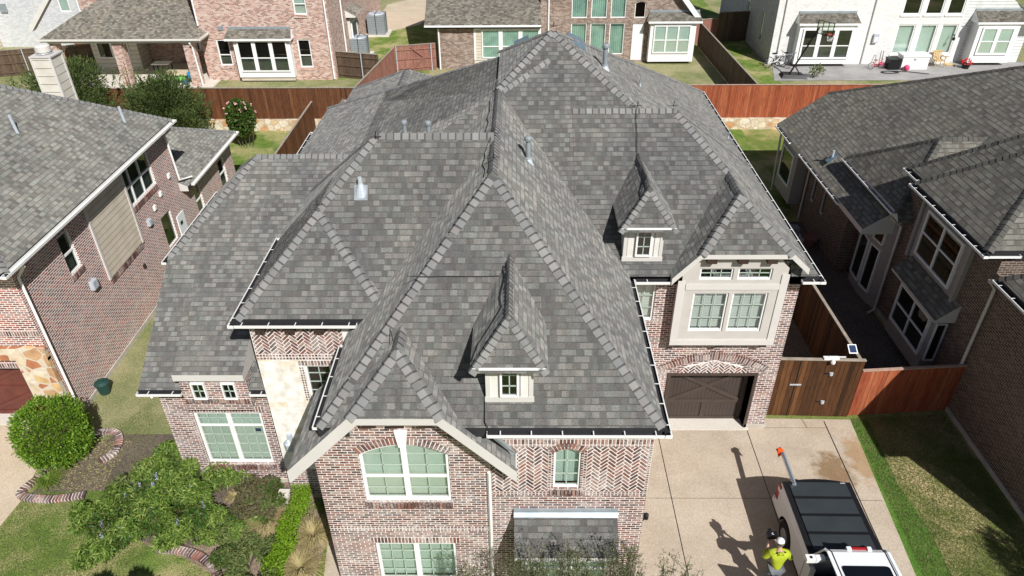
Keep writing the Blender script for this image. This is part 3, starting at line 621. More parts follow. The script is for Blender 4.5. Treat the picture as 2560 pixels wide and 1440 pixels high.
ML2 = [p for p in ML if p[1] != (0, 19.9, 0) and p[1] != (-7.87, 0, 0)]+[((0, -1, 0), (0, 17.2, 0), 'V'), ((-1, 0, 0), (-5, 0, 0), 'V')]
BOD = notch(FW, -3.42, -1.45, 10.72)+[FGc]+FGs+[W1, LG, LW]+notch(MR, 4.3, 7.15, 16.2)+notch(RW, 4.3, 7.15, 16.22)+[ML, BK, GGc]+GGs+[SD, ML2]
MRI = (10, 11, 12); NB = len(BOD)
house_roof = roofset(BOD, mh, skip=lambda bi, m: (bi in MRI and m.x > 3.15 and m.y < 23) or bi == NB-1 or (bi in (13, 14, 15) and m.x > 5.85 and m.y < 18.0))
# dormers
def dormer(x0, x1, y, zb, zt, fx0, fx1, fy, fz, ridge_z, back_y):
    xc = (fx0+fx1)/2; s_ = (ridge_z-fz)/((fx1-fx0)/2)
    body = [((0, 0, -1), (0, 0, fz-.1), 'B'), ((-s_, 0, 1), (fx0, 0, fz), 'S'), ((s_, 0, 1), (fx1, 0, fz), 'S'), ((0, -s_*1.55, 1), (0, fy, fz), 'S'), ((0, 1, 0), (0, back_y, 0), 'V')]
    d = MB(); d.box(x0, x1, y, back_y-.9, zb, fz-.05, 'board_trim'); dm = d.build('dormer', mh)
    roofset([body], dm, name='dormer_roof', capw=.12, step=.14)
    f = MB(); f.box(fx0-.02, fx1+.02, fy-.025, fy+.0, fz-.12, fz-.004, 'trim_white'); f.box(fx0+.0, fx1-.0, fy+.0, fy+.1, fz-.15, fz-.07, 'trim')
    f.box(x0-.02, x1+.02, y-.03, y-.001, zb, zb+.13, 'trim'); f.box(x0, x0+.09, y-.02, y-.0005, zb+.13, zt, 'trim'); f.box(x1-.09, x1, y-.02, y-.0005, zb+.13, zt, 'trim'); f.build('trim', dm)
    w = (x1-x0); window(dm, (0, y-.002, 0), (1, 0, 0), x0+w*.30, x1-w*.30, zb+.17, zt-.02, grid=(1, 2), back='dark_room', fw_=.045, gm='glass_dark', flush=True)
dormer(-.67, .28, 10.76, 6.19, 7.22, -.87, .48, 10.42, 7.36, 8.27, 13.3)
dormer(2.72, 3.75, 16.21, 6.13, 7.2, 2.6, 3.95, 15.9, 7.3, 8.2, 18.9)
# walls
X = (1, 0, 0); Yp_ = (0, 1, 0); Ym_ = (0, -1, 0)
wm = MB()
# front gable wall
wO = (0, 10.7, 0)
gw = rect(-3.43, -1.51, 3.23, 5.02, .3); gl_ = rect(-3.4, -1.5, -.1+.35, 1.72)
wall(wm, wO, X, [(-4.4, 0), (-.62, 0), (-.62, 5.1), (-1.55, 6.0), (-3.32, 6.0), (-4.4, 4.98)], [gw, gl_], 'brick_main')
window(mh, wO, X, -3.43, -1.51, 3.23, 5.02, 2, 3.98, (1, 3), .3, .07, .13); window(mh, wO, X, -3.4, -1.5, .25, 1.72, 2, None, (2, 3), 0, .07, .13)
# right front wall
wO2 = (0, 10.75, 0)
h1 = rect(.74, 1.33, 3.59, 4.82, .12); h2 = rect(.2, 2.0, .7, 2.1)
wall(wm, wO2, X, [(-.62, 0), (2.83, 0), (2.83, 5.62), (-.62, 5.62)], [h1, h2], 'brick_main')
window(mh, wO2, X, .74, 1.33, 3.59, 4.82, 1, None, (1, 2), .12, .045)
wall(wm, (-.62, 0, 0), Yp_, [(10.7, 0), (10.75, 0), (10.75, 5), (10.7, 5)], [], 'brick_main')
wall(wm, (2.83, 0, 0), Yp_, [(10.75, 0), (16.24, 0), (16.24, 5.62), (10.75, 5.62)], [], 'brick_main')
wall(wm, (-4.4, 0, 0), Ym_, [(-14.0, 0), (-10.7, 0), (-10.7, 5.2), (-14.0, 5.2)], [], 'brick_main')
# garage wall
wO3 = (0, 16.24, 0)
hg = rect(4.47, 6.95, .0, 2.14); hw = rect(3.13, 3.72, 4.15, 5.36)
wall(wm, wO3, X, [(2.83, 0), (7.6, 0), (7.6, 5.62), (2.83, 5.62)], [hg, hw], 'brick_main', .45)
wall(wm, (7.6, 0, 0), Yp_, [(16.24, 0), (30.3, 0), (30.3, 5.62), (16.24, 5.62)], [], 'brick_main')
wall(wm, (0, 30.3, 0), (-1, 0, 0), [(-7.6, 0), (7.6, 0), (7.6, 5.62), (-7.6, 5.62)], [], 'brick_main')
wall(wm, (-7.6, 0, 0), Ym_, [(-30.3, 0), (-21, 0), (-21, 5.7), (-30.3, 5.7)], [], 'brick_main')
window(mh, wO3, X, 3.13, 3.72, 4.15, 5.36, 1, None, (1, 2), 0, .05, blinds=True, back='blind_white')
# tower, dining wing
wO4 = (0, 13.5, 0)
hs = rect(-5.27, -4.62, 3.68, 4.8)
wall(wm, wO4, X, [(-6.38, 0), (-4.4, 0), (-4.4, 1.15), (-6.38, 1.15)], [], 'brick_main')
wall(wm, wO4, X, [(-6.38, 1.15), (-4.4, 1.15), (-4.4, 5.0), (-6.38, 5.0)], [hs], 'limestone')
wall(wm, wO4, X, [(-6.38, 5.0), (-3.0, 5.0), (-3.0, 6.1), (-6.38, 6.1)], [], 'mortar')
wall(wm, (-6.38, 0, 0), Ym_, [(-20, 3.5), (-13.5, 3.5), (-13.5, 6.1), (-20, 6.1)], [], 'brick_main')
wall(wm, (-6.38, 0, 0), Ym_, [(-14.05, 0), (-13.5, 0), (-13.5, 3.5), (-14.05, 3.5)], [], 'limestone')
window(mh, wO4, X, -5.27, -4.62, 3.68, 4.8, 1, None, (1, 3), 0, .05, back='dark_room')
wO5 = (0, 14.04, 0)
hd = rect(-8.74, -6.92, .77, 2.72)
wall(wm, wO5, X, [(-9.5, 0), (-6.38, 0), (-6.38, 3.7), (-9.5, 3.7)], [hd], 'brick_main')
window(mh, wO5, X, -8.74, -6.92, .77, 2.72, 2, 2.2, (2, 4), 0, .07, .13)
wall(wm, (-9.5, 0, 0), Ym_, [(-24, 0), (-14.04, 0), (-14.04, 3.7), (-16.6, 5.3), (-24, 5.3)], [], 'brick_main')
wO6 = (0, 13.64, 0)
ha, hb = rect(-8.28, -7.93, 3.62, 4.16), rect(-7.51, -7.16, 3.62, 4.16)
wall(wm, wO6, X, [(-8.58, 3.2), (-6.88, 3.2), (-6.88, 4.34), (-8.58, 4.34)], [], 'brick_main')
for a in (-8.28, -7.51): window(mh, wO6, X, a, a+.35, 3.62, 4.16, 1, None, (1, 1), 0, .035, back='dark_room', flush=True)
wall(wm, (-6.88, 0, 0), Yp_, [(13.64, 3.3), (14.04, 3.3), (14.04, 4.34), (13.64, 4.34)], [], 'brick_main')
wm.build('wall', mh)
for q_ in ((-9.53, -6.3, 14.0, 14.06, 0, .14), (-6.42, -4.3, 13.46, 13.52, 0, .14), (6.97, 7.63, 16.2, 16.26, 0, .16), (2.86, 4.45, 16.2, 16.26, 0, .16)): fo = MB(); fo.box(*q_, 'foundation'); fo.build('foundation', mh)
# decorative brickwork
dk = MB()
archbricks(dk, wO, X, -3.43, -1.51, 5.02, .3, .2, n=24)
soldier(dk, wO, X, -3.46, -1.48, 3.0, 3.21, th=.05); soldier(dk, wO, X, -4.38, -.64, 2.18, 2.25); soldier(dk, wO, X, -4.38, -.64, 2.27, 2.34)
soldier(dk, wO, X, -3.5, -1.4, 1.73, 1.95)
out = V(0, -1, 0)
for a, b in (((-4.36, 10.7, 4.93), (-3.3, 10.7, 5.94)), ((-1.57, 10.7, 5.94), (-.66, 10.7, 5.07))):
    a, b = V(*a), V(*b); d = (b-a).normalized(); nrm = V(d.z, 0, -d.x)
    rowlock(dk, a, b, out, nrm, 'brick_main_piece', hh=.2); rowlock(dk, a+nrm*.21, b+nrm*.21, out, nrm, 'brick_main_piece', hh=.07)
rowlock(dk, (-3.3, 10.7, 5.93), (-1.57, 10.7, 5.93), out, V(0, 0, -1), 'brick_main_piece'); rowlock(dk, (-3.2, 10.7, 5.72), (-1.67, 10.7, 5.72), out, V(0, 0, -1), 'brick_main_piece', hh=.07)
soldier(dk, wO2, X, -.6, 2.83, 4.96, 5.13); soldier(dk, wO2, X, -.6, 2.83, 5.14, 5.2); soldier(dk, wO2, X, -.6, 2.83, 4.9, 4.955)
soldier(dk, wO2, X, -.6, 2.83, 3.36, 3.42); soldier(dk, wO2, X, -.6, 2.83, 3.43, 3.49); soldier(dk, wO2, X, .66, 1.41, 3.38, 3.58, th=.04)
archbricks(dk, wO2, X, .7, 1.37, 4.84, .12, .17, n=10)
for x in (.62, 1.38):
    for k in range(15): soldier(dk, wO2, X, x, x+.075, 3.6+k*.08, 3.675+k*.08)
for k in range(20): soldier(dk, wO2, X, 2.76, 2.83, 3.5+k*.07, 3.565+k*.07)
archbricks(dk, wO3, X, 4.15, 7.2, 2.72, .46, .22, n=40); archbricks(dk, wO3, X, 4.15, 7.2, 2.94, .46, .07, n=42)
soldier(dk, wO3, X, 7.05, 7.6, 5.38, 5.6); soldier(dk, wO3, X, 2.86, 4.2, 3.25, 3.31)
soldier(dk, wO4, X, -6.38, -4.4, 5.0, 5.08); soldier(dk, wO4, X, -6.38, -4.4, 5.09, 5.17); soldier(dk, wO4, X, -6.38, -4.4, 5.96, 6.03)
soldier(dk, wO4, X, -5.4, -4.45, 4.81, 4.98)
for k in range(14): soldier(dk, wO4, X, -5.4, -5.28, 3.66+k*.08, 3.735+k*.08)
soldier(dk, wO5, X, -8.85, -6.8, 2.74, 2.95); soldier(dk, wO5, X, -8.8, -6.85, .55, .75, th=.05); soldier(dk, wO6, X, -8.56, -6.9, 3.45, 3.6, th=.03); soldier(dk, wO5, X, -9.45, -6.4, 3.3, 3.36)
for k in range(24): soldier(dk, wO5, X, -8.84, -8.76, .78+k*.08, .855+k*.08)
dk.build('brick_trim', mh)
hbm = MB()
for reg in ([(-.6, 3.5), (.61, 3.5), (.61, 4.89), (-.6, 4.89)], [(1.46, 3.5), (2.75, 3.5), (2.75, 4.89), (1.46, 4.89)]): herring(hbm, wO2, X, reg)
herring(hbm, wO4, X, [(-6.36, 5.18), (-4.2, 5.18), (-4.2, 5.95), (-6.36, 5.95)])
herring(hbm, wO3, X, [(4.55, 2.15), (6.85, 2.15), (6.6, 2.4), (5.7, 2.68), (4.8, 2.4)])
for O_, r in ((wO2, (-.6, .61, 3.5, 4.89)), (wO2, (1.46, 2.75, 3.5, 4.89))):
    hp = MB(); hp.face([(r[0], O_[1]-.003, r[2]), (r[1], O_[1]-.003, r[2]), (r[1], O_[1]-.003, r[3]), (r[0], O_[1]-.003, r[3])], 'mortar'); hp.build('mortar_bed', mh)
hp = MB(); hp.face([(4.6, 16.235, 2.15), (6.8, 16.235, 2.15), (6.5, 16.235, 2.5), (5.7, 16.235, 2.7), (4.9, 16.235, 2.5)], 'mortar')
hp.build('mortar_bed', mh); st_ = MB(); st_.box(-7.2, -7.05, 14.07, 14.08, 2.0, 2.1, 'navy'); st_.build('window_sticker', mh); hbm.build('herringbone_brick', mh)
ks = MB(); ks.hexa([V(*p) for p in ((-2.54, 10.64, 4.98), (-2.38, 10.64, 4.98), (-2.52, 10.7, 4.98), (-2.4, 10.7, 4.98), (-2.6, 10.64, 5.45), (-2.32, 10.64, 5.45), (-2.6, 10.7, 5.45), (-2.32, 10.7, 5.45))], 'trim_white'); ks.build('keystone', mh)
def bracket(x, y0, y1, z, w=.26, h=.16):
    b = MB(); b.box(x-w/2, x+w/2, y0, y1, z-h, z, 'bracket_wood'); return b.build('bracket', mh)
for x in (-2.98, -2.43, -1.86): bracket(x, 10.25, 10.69, 6.09)
for x in (4.95, 5.75, 6.5): bracket(x, 15.7, 15.86, 6.5)
for x in (4.45, 5.65, 6.85): bracket(x, 15.92, 16.2, 3.58, .2, .14)
for x in (-6.05, -5.35, -4.65): bracket(x, 13.3, 13.49, 6.08, .22, .12)
# frieze boards and soffits
fr = MB(); fr.box(-3.4, -1.5, 10.66, 10.699, 5.96, 6.09, 'trim'); fr.build('frieze', mh); fr = MB(); fr.box(-6.5, -3.9, 13.42, 13.499, 6.0, 6.1, 'trim'); fr.build('frieze', mh)
# stucco bay over the garage
by = MB(); bO = (0, 15.9, 0); holes = [rect(4.66, 5.61, 4.02, 5.3), rect(5.71, 6.66, 4.02, 5.3), rect(4.74, 5.62, 5.72, 6.08), rect(5.74, 6.64, 5.72, 6.08)]
wall(by, bO, X, [(4.25, 3.6), (7.05, 3.6), (7.05, 6.1), (6.85, 6.32), (6.6, 6.5), (4.85, 6.5), (4.45, 6.25), (4.25, 5.95)], holes, 'stucco', .1)
wall(by, (4.25, 0, 0), Ym_, [(-16.24, 3.6), (-15.9, 3.6), (-15.9, 6.1), (-16.24, 6.1)], [], 'stucco'); wall(by, (7.05, 0, 0), Yp_, [(15.9, 3.6), (16.24, 3.6), (16.24, 6.1), (15.9, 6.1)], [], 'stucco')
by.face([(4.25, 15.9, 3.6), (4.25, 16.24, 3.6), (7.05, 16.24, 3.6), (7.05, 15.9, 3.6)], 'stucco')
bay = by.build('bay', mh)
tb = MB(); tb.box(4.2, 7.1, 15.86, 15.899, 3.56, 3.74, 'trim'); tb.box(4.2, 4.4, 15.87, 15.897, 3.74, 5.7, 'trim'); tb.box(6.9, 7.1, 15.87, 15.897, 3.74, 5.9, 'trim'); tb.box(4.42, 6.9, 15.875, 15.897, 5.42, 5.6, 'trim'); tb.build('trim', bay)
for a, b in ((4.66, 5.61), (5.71, 6.66)): window(bay, bO, X, a, b, 4.02, 5.3, 1, None, (2, 2), 0, .05, back='blind_white', blinds=True)
for a, b in ((4.74, 5.62), (5.74, 6.64)): window(bay, bO, X, a, b, 5.72, 6.08, 1, None, (2, 1), 0, .045, back='green_reflect', gm='glass_dark')
# garage door
gd = MB(); gd.box(4.47, 6.95, 16.62, 16.66, .02, 2.12, 'boards_brown')
for z in (.02, .72, 2.0): gd.box(4.5, 6.92, 16.59, 16.62, z, z+.11, 'door_brown')
for x in (4.5, 6.8): gd.box(x, x+.12, 16.588, 16.6, .02, 2.11, 'door_brown')
gd.box(5.66, 5.76, 16.588, 16.6, .02, .72, 'door_brown')
gd.bar((4.6, 16.6, .8), (6.85, 16.6, 2.0), .03, .12, 'door_brown', V(0, 0, 1)); gd.bar((4.6, 16.596, 2.0), (6.85, 16.596, .8), .03, .12, 'door_brown', V(0, 0, 1))
gdo = gd.build('garage_door', mh)
gf = MB(); gf.box(4.38, 4.47, 16.2, 16.66, 0, 2.14, 'door_brown'); gf.box(6.95, 7.04, 16.2, 16.66, 0, 2.14, 'door_brown'); gf.box(4.38, 7.04, 16.2, 16.66, 2.14, 2.22, 'door_brown'); gf.build('door_frame', mh)
sheet('door_threshold', [(4.3, 16.1), (7.1, 16.1), (7.1, 16.6), (4.3, 16.6)], .03, 'patio_light', None, mh, .02)
# bay window roof low on the front
aw = MB(); c = [V(*p) for p in ((-.12, 9.95, 2.1), (2.22, 9.95, 2.1), (-.12, 10.74, 2.1), (2.22, 10.74, 2.1), (-.12, 9.95, 2.22), (2.22, 9.95, 2.22), (-.12, 10.74, 2.86), (2.22, 10.74, 2.86))]
aw.hexa(c, 'trim', top='roof_shingle'); aw_o = aw.build('bay_roof', mh)
a2 = MB(); a2.box(-.13, 2.23, 10.68, 10.75, 2.8, 2.93, 'flashing'); a2.hexa([V(*p) for p in ((-.13, 10.6, 2.77), (2.23, 10.6, 2.77), (-.13, 10.68, 2.83), (2.23, 10.68, 2.83), (-.13, 10.6, 2.79), (2.23, 10.6, 2.79), (-.13, 10.68, 2.86), (2.23, 10.68, 2.86))], 'flashing'); a2.build('flashing', aw_o)
b3 = MB(); b3.box(.05, 2.05, 10.1, 10.74, .5, .75, 'trim_white'); b3.box(.05, .13, 10.1, 10.74, .75, 2.1, 'trim_white'); b3.box(1.97, 2.05, 10.1, 10.74, .75, 2.1, 'trim_white'); b3o = b3.build('bay_window', mh); window(b3o, (0, 10.03, 0), X, .1, 2.0, .7, 2.08, 2, 1.64, (1, 2), 0, .06, .1)
# gutters and downspouts
G = lambda a, b, o, **k: gutter(mh, a, b, o, **k)
G((3.02, 10.22, ze), (-.65, 10.22, ze), (0, -1, 0)); G((3.04, 10.22, ze), (3.04, 16.3, ze), (1, 0, 0)); G((-4.19, 10.45, ze), (-4.19, 13.1, ze), (-1, 0, 0))
G((-6.7, 13.18, 6.25), (-3.75, 13.18, 6.25), (0, -1, 0)); G((-6.72, 13.18, 6.25), (-6.72, 17.2, 6.25), (-1, 0, 0))
G((-9.75, 13.57, 3.78), (-8.6, 13.57, 3.78), (0, -1, 0)); G((-6.86, 13.57, 3.78), (-6.4, 13.57, 3.78), (0, -1, 0)); G((-9.86, 16.75, ze), (-9.86, 21.1, ze), (-1, 0, 0))
G((3.06, 15.73, ze), (4.02, 15.73, ze), (0, -1, 0)); G((7.42, 15.73, ze), (8.02, 15.73, ze), (0, -1, 0)); G((8.02, 15.73, ze), (8.02, 30.7, ze), (1, 0, 0)); G((-8.01, 21.3, ze), (-8.01, 26.2, ze), (-1, 0, 0))
G((-.06, 10.3, 4.75), (-.06, 10.69, 4.75), (1, 0, 0), straps=False)
pipe(mh, [(-.66, 10.66, 4.2), (-.66, 10.66, .1)], .045); pipe(mh, [(-9.4, 13.64, 3.66), (-9.45, 14.0, 3.4)], .05)
pipe(mh, [(-.5, 10.3, 5.66), (-.2, 10.5, 5.1), (-.15, 10.6, 4.85)], .05, 'flashing')
# roof pipes and vents
def plumb(x, y, z, h, r=.06, cap=True, name='vent_pipe', tilt=.92, mat='vent_grey'):
    p = MB(); p.tube([(x, y, z-.1), (x, y, z+h)], r, mat, 12)
    if cap: p.lathe((x, y, z+h-.03), [(r, 0), (r*1.55, .0), (r*1.6, .07), (r*1.3, .1), (r*.3, .12), (0, .121)], mat, 12); p.lathe((x, y, z+.12), [(r*1.02, -.02), (r*1.5, 0), (r*1.02, .03)], mat, 12)
    o = p.build(name, mh)
    q = MB(); q.lathe((x, y, z+.02), [(r*2.4, -.12), (r*1.2, .1), (r, .12)], 'galvanised', 12); q.build('pipe_flashing', o); return o
# ================================================================ fences
def fence(name, label, A, B, z0, h, mat, cap='fence_cap', group=None, bw=.14, posts=None, side=1, rails=False, z1=None, cat='fence', capw=.1, rootz=None):
    A = Vector((*A, 0)); B = Vector((*B, 0)); d = (B-A); L = d.length; d.normalize(); n = V(-d.y, d.x, 0)*side; z1 = z0 if z1 is None else z1
    t = thing(name, label, cat, (A.x, A.y, z0), group=group); mb = MB(); k = max(1, int(L/bw)); w = L/k
    for i in range(k):
        a = A+d*(i*w+.004); b = A+d*((i+1)*w-.004); za = z0+(z1-z0)*i/k; o = random.uniform(-.004, .004); zt = za+h+random.uniform(-.02, .02)
        c = [p+n*q+V(0, 0, z) for z in (za+.02, zt) for q in (-.01+o, .01+o) for p in (a, b)]
        mb.hexa(c, mat)
    mb.build('board_panel', t)
    cb = MB()
    if cap: cb.bar(A+V(0, 0, z0+h+.02), B+V(0, 0, z1+h+.02), capw, .035, cap); cb.build('cap_rail', t)
    if rails:
        rb = MB()
        for q in (.15, .5, .85): rb.bar(A+n*.04+V(0, 0, z0+h*q), B+n*.04+V(0, 0, z1+h*q), .05, .09, mat)
        rb.build('rail', t)
    if posts:
        q = .1
        while q < L:
            pb = MB(); p = A+d*q+n*.085; zz = z0+(z1-z0)*q/L; pb.tube([p+V(0, 0, zz), p+V(0, 0, zz+h)], .035, posts, 6); pb.build('post', t); q += 2.4
    return t
fence('wooden_fence', 'long brown board fence standing on the stone retaining wall left of the main house', (-24.5, 41.1), (-7.5, 41.05), .68, 1.85, 'fence_brown')
fence('wooden_fence', 'bright red stained board fence on the stone wall right of the main house', (7.5, 41.05), (24, 41.0), .66, 1.95, 'fence_red', 'fence_cap_red')
for x0, x1 , lb in ((-24, -7, 'pale stone retaining wall under the long brown fence'), (7, 21, 'rubble stone retaining wall with orange blocks under the bright red fence')):
    mb = MB(); mb.box(x0, x1, 40.85, 41.19, 0, .66, 'retaining_stone'); tag(mb.build('retaining_wall'), lb, 'wall')
fence('wooden_fence', 'dark brown side fence running back between the left house and the main house', (-12.1, 32.6), (-12.1, 40.8), 0, 1.8, 'fence_brown', side=-1)
fence('wooden_fence', 'tall dark boundary fence in deep shade between two back yards at right', (13.95, 41.3), (13.6, 56), .7, 1.75, 'fence_dark', side=-1)
fence('wooden_fence', 'pinkish board fence behind the white bay of the middle rear house', (12.6, 56.5), (15.2, 57.0), .7, 1.75, 'fence_pink')
fence('wooden_fence', 'nearly black fence in shade beside the white painted house', (15.2, 57.0), (17.9, 57.4), .7, 2.2, 'fence_dark')
fence('wooden_fence', 'weathered grey fence with metal posts in front of the rear air conditioners', (-12.9, 48.9), (-9.3, 47.9), .7, 1.75, 'fence_dark', posts='galvanised', rails=True, side=-1)
fence('wooden_fence', 'short pinkish fence running towards the long brown fence behind the ridge', (-9.6, 41.3), (-8.5, 49.6), .7, 1.75, 'fence_pink', side=-1)
gt = fence('wooden_gate', 'pinkish brown gate with diagonal braces beside the tan brick rear house', (-8.5, 49.7), (-5.75, 50.4), .7, 1.8, 'fence_pink', posts='galvanised', rails=True, side=-1, cat='gate')
gb = MB(); gb.bar((-7.4, 49.9, 2.4), (-6.6, 50.08, 1.7), .05, .08, 'fence_pink'); gb.bar((-7.4, 49.9, .9), (-6.6, 50.08, 1.6), .05, .08, 'fence_pink'); gb.build('brace', gt)
fence('wooden_fence', 'dark grey board fence at the far upper left in front of the white house', (-41, 47.6), (-27.2, 51.6), .7, 1.75, 'fence_dark', posts='galvanised', rails=True, side=-1)
fence('wooden_fence', 'bit of orange fence between the white house and the covered patio roof', (-34.2, 56.2), (-30.6, 55.2), .7, 1.9, 'fence_red', 'fence_cap_red')
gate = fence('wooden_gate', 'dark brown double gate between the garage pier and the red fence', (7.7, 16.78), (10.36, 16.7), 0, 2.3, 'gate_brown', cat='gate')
for z in (1.75, .6): hg_ = MB(); hg_.box(9.25, 9.75, 16.715, 16.73, z, z+.06, 'black_plastic'); hg_.lathe((9.45, 16.71, z-.02), [(.0, 0), (.06, 0), (.06, .1), (0, .1)], 'galvanised', 8); hg_.build('hinge', gate)
lt = MB(); lt.box(8.3, 8.65, 16.72, 16.735, 1.3, 1.35, 'galvanised'); lt.box(8.455, 8.48, 16.735, 16.76, .02, 2.28, 'black_plastic'); lt.build('latch', gate)
fence('wooden_fence', 'red stained board fence between the dark gate and the right neighbour house', (10.4, 16.75), (13.65, 17.0), 0, 1.85, 'fence_red', 'fence_cap_red')
fence('wooden_fence', 'narrow shaded side fence running back from the dark gate beside the main house', (10.36, 16.8), (10.2, 30.5), 0, 2.1, 'gate_brown', side=-1, rails=True)  # darker gate wood carries the side passage's deep shade in its colour
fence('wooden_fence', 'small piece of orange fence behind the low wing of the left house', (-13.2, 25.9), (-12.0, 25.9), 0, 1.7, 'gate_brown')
# ================================================================ left neighbour
lh = thing('brick_house', 'red brick house with a grey-green hipped roof along the left edge', 'house', (-14, 20, 0))
LR = hip(-29, -13.62, 15.9, 27.25, 5.85, .72, .72, .72, .72)
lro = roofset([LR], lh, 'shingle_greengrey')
roofset([hip(-26, -13.62, 26.95, 33.1, 3.05, .5, .5, None, .5)], lh, 'shingle_greengrey')
XL = -14.05; wo = (XL, 0, 0); wl = MB()
hw1 = rect(18.85, 19.5, 3.95, 5.3); hw2 = rect(22.9, 25.3, 4.05, 5.45); hw3 = rect(24.8, 25.7, 1.4, 2.75); hw4 = rect(21.1, 21.75, 5.2, 5.6)
wall(wl, wo, Yp_, [(16.6, 0), (26.9, 0), (26.9, 5.7), (16.6, 5.7)], [hw1, hw2, hw3, hw4], 'brick_red')
hw5 = rect(28.0, 28.7, 1.2, 2.5); hw6 = rect(30.9, 31.7, 1.0, 2.4)
wall(wl, wo, Yp_, [(26.9, 0), (32.7, 0), (32.7, 2.95), (26.9, 2.95)], [hw5, hw6], 'brick_red')
wall(wl, (0, 26.9, 0), (-1, 0, 0), [(14.05, 0), (28, 0), (28, 5.7), (14.05, 5.7)], [], 'brick_red'); wall(wl, (0, 32.7, 0), (-1, 0, 0), [(14.05, 0), (26, 0), (26, 2.95), (14.05, 2.95)], [], 'brick_red')
hgd = rect(-19, -15.0, 0, 2.2)
wall(wl, (0, 16.6, 0), X, [(-20, 0), (XL, 0), (XL, 5.7), (-20, 5.7)], [hgd], 'brick_red', .25)
wl.build('wall', lh)
sm = MB(); sm.box(-15.0, -14.02, 16.45, 16.6, .1, 2.6, 'rubble_stone'); sm.box(-20, -14.02, 16.46, 16.6, 2.5, 2.95, 'rubble_stone'); sm.build('stone_veneer', lh)
sb = MB(); soldier(sb, (0, 16.45, 0), X, -20, -15.0, 2.22, 2.42, 'brick_main_piece'); soldier(sb, (0, 16.6, 0), X, -20, XL, 3.3, 3.5, 'brick_main_piece')
for a, b, z in ((18.8, 19.55, 3.75), (22.85, 25.35, 3.85), (20.6, 23.1, 2.5)): soldier(sb, wo, Yp_, a, b, z, z+.2, 'brick_main_piece', th=.03)
soldier(sb, wo, Yp_, 16.7, 26.8, 5.45, 5.68, 'brick_main_piece')
sb.build('brick_trim', lh)
for (a, b, c_, d), cl, sp in (((18.85, 19.5, 3.95, 5.3), 1, 4.6), ((22.9, 25.3, 4.05, 5.45), 3, 4.75), ((21.1, 21.75, 5.2, 5.6), 1, None), ((28.0, 28.7, 1.2, 2.5), 1, 1.8), ((30.9, 31.7, 1.0, 2.4), 1, 1.7)): window(lh, wo, Yp_, a, b, c_, d, cl, sp, (0, 0), 0, .05, .06, back='dark_room')
window(lh, wo, Yp_, 24.8, 25.7, 1.4, 2.75, 1, None, (0, 0), 0, .03, back='green_reflect', gm='glass_dark')
ld = MB(); ld.box(-19, -15, 16.82, 16.86, 0, 2.2, 'door_red')
for z in (0.02, 1.05, 2.0): ld.box(-19, -15, 16.79, 16.82, z, z+.16, 'door_red')
ld.bar((-17, 16.8, .1), (-15.1, 16.8, 1.0), .03, .14, 'door_red'); ld.bar((-17, 16.8, 1.1), (-15.1, 16.8, 2.0), .03, .14, 'door_red'); ld.box(-15.15, -15, 16.785, 16.82, 0, 2.2, 'door_red'); ld.box(-17.1, -16.95, 16.785, 16.82, 0, 2.2, 'door_red'); ld.build('garage_door', lh)
sheet('door_threshold', [(-19, 16.3), (-14.9, 16.3), (-14.9, 16.8), (-19, 16.8)], .03, 'patio_light', None, lh, .02)
sp_ = MB(); sp_.box(XL, XL+.035, 20.55, 23.1, 2.72, 5.65, 'siding_tan')
for y_ in (20.5, 23.05): sp_.box(XL, XL+.06, y_, y_+.1, 2.7, 5.68, 'trim')
sp_.build('siding_panel', lh)
gutter(lh, (-13.58, 15.85, 5.85), (-13.58, 27.3, 5.85), (1, 0, 0), inner='gutter_white', straps=False); gutter(lh, (-13.58, 27.3, 3.05), (-13.58, 33.1, 3.05), (1, 0, 0), inner='gutter_white', straps=False)
gutter(lh, (-20, 15.86, 5.85), (-13.6, 15.86, 5.85), (0, -1, 0))
pipe(lh, [(-13.66, 16.7, 5.7), (-13.98, 16.72, 5.3), (-13.98, 16.72, .1)], .05); pipe(lh, [(-13.66, 26.8, 5.7), (-13.98, 26.8, 5.4), (-13.98, 26.95, 3.4), (-13.75, 27.6, 3.25)], .05)
fd = MB(); fd.box(-14.1, -14.0, 16.55, 32.7, 0, .16, 'foundation'); fd.build('foundation', lh)
def ubox(x, y, z, sx, sy, sz, mat, par, name):
    b = MB(); b.box(x, x+sx, y-sy/2, y+sy/2, z-sz/2, z+sz/2, mat); b.box(x+sx, x+sx+.02, y-sy/2+.02, y+sy/2-.02, z-sz/2+.02, z+sz/2-.02, mat); return b.build(name, par)
ubox(XL, 19.6, 3.15, .12, .3, .32, 'galvanised', lh, 'utility_box'); ubox(XL, 23.9, 3.1, .1, .22, .25, 'galvanised', lh, 'utility_box'); ubox(XL, 24.6, 3.35, .05, .16, .2, 'trim_white', lh, 'vent_cover'); ubox(XL, 25.3, 3.6, .05, .16, .2, 'trim_white', lh, 'vent_cover'); ubox(XL, 22.7, 1.9, .05, .14, .14, 'bracket_wood', lh, 'vent_cover'); ubox(XL, 26.3, 3.9, .05, .18, .2, 'trim_white', lh, 'vent_cover')
wd = MB(); wd.box(XL, XL+.04, 25.95, 26.6, .15, 2.2, 'white_door'); wd.box(XL+.04, XL+.05, 26.1, 26.3, 1.75, 1.9, 'dark_room'); wd.build('door', lh)
def roofvent(par, x, y, z, lean=.25, s=1.):
    b = MB(); b.hexa([V(x+a*s, y+c*s, z+e*s) for a, c, e in ((-.1, -.2, -.02), (.32, -.2, -.32), (-.1, .12, -.02), (.32, .12, -.32), (-.1, -.2, .0), (.32, -.2, -.29), (-.1, .12, .0), (.32, .12, -.29))], 'galvanised')
    b.tube([(x, y, z-.1), (x-.05, y, z+.55*s)], .05*s, 'galvanised', 8); b.build('vent_pipe', par)
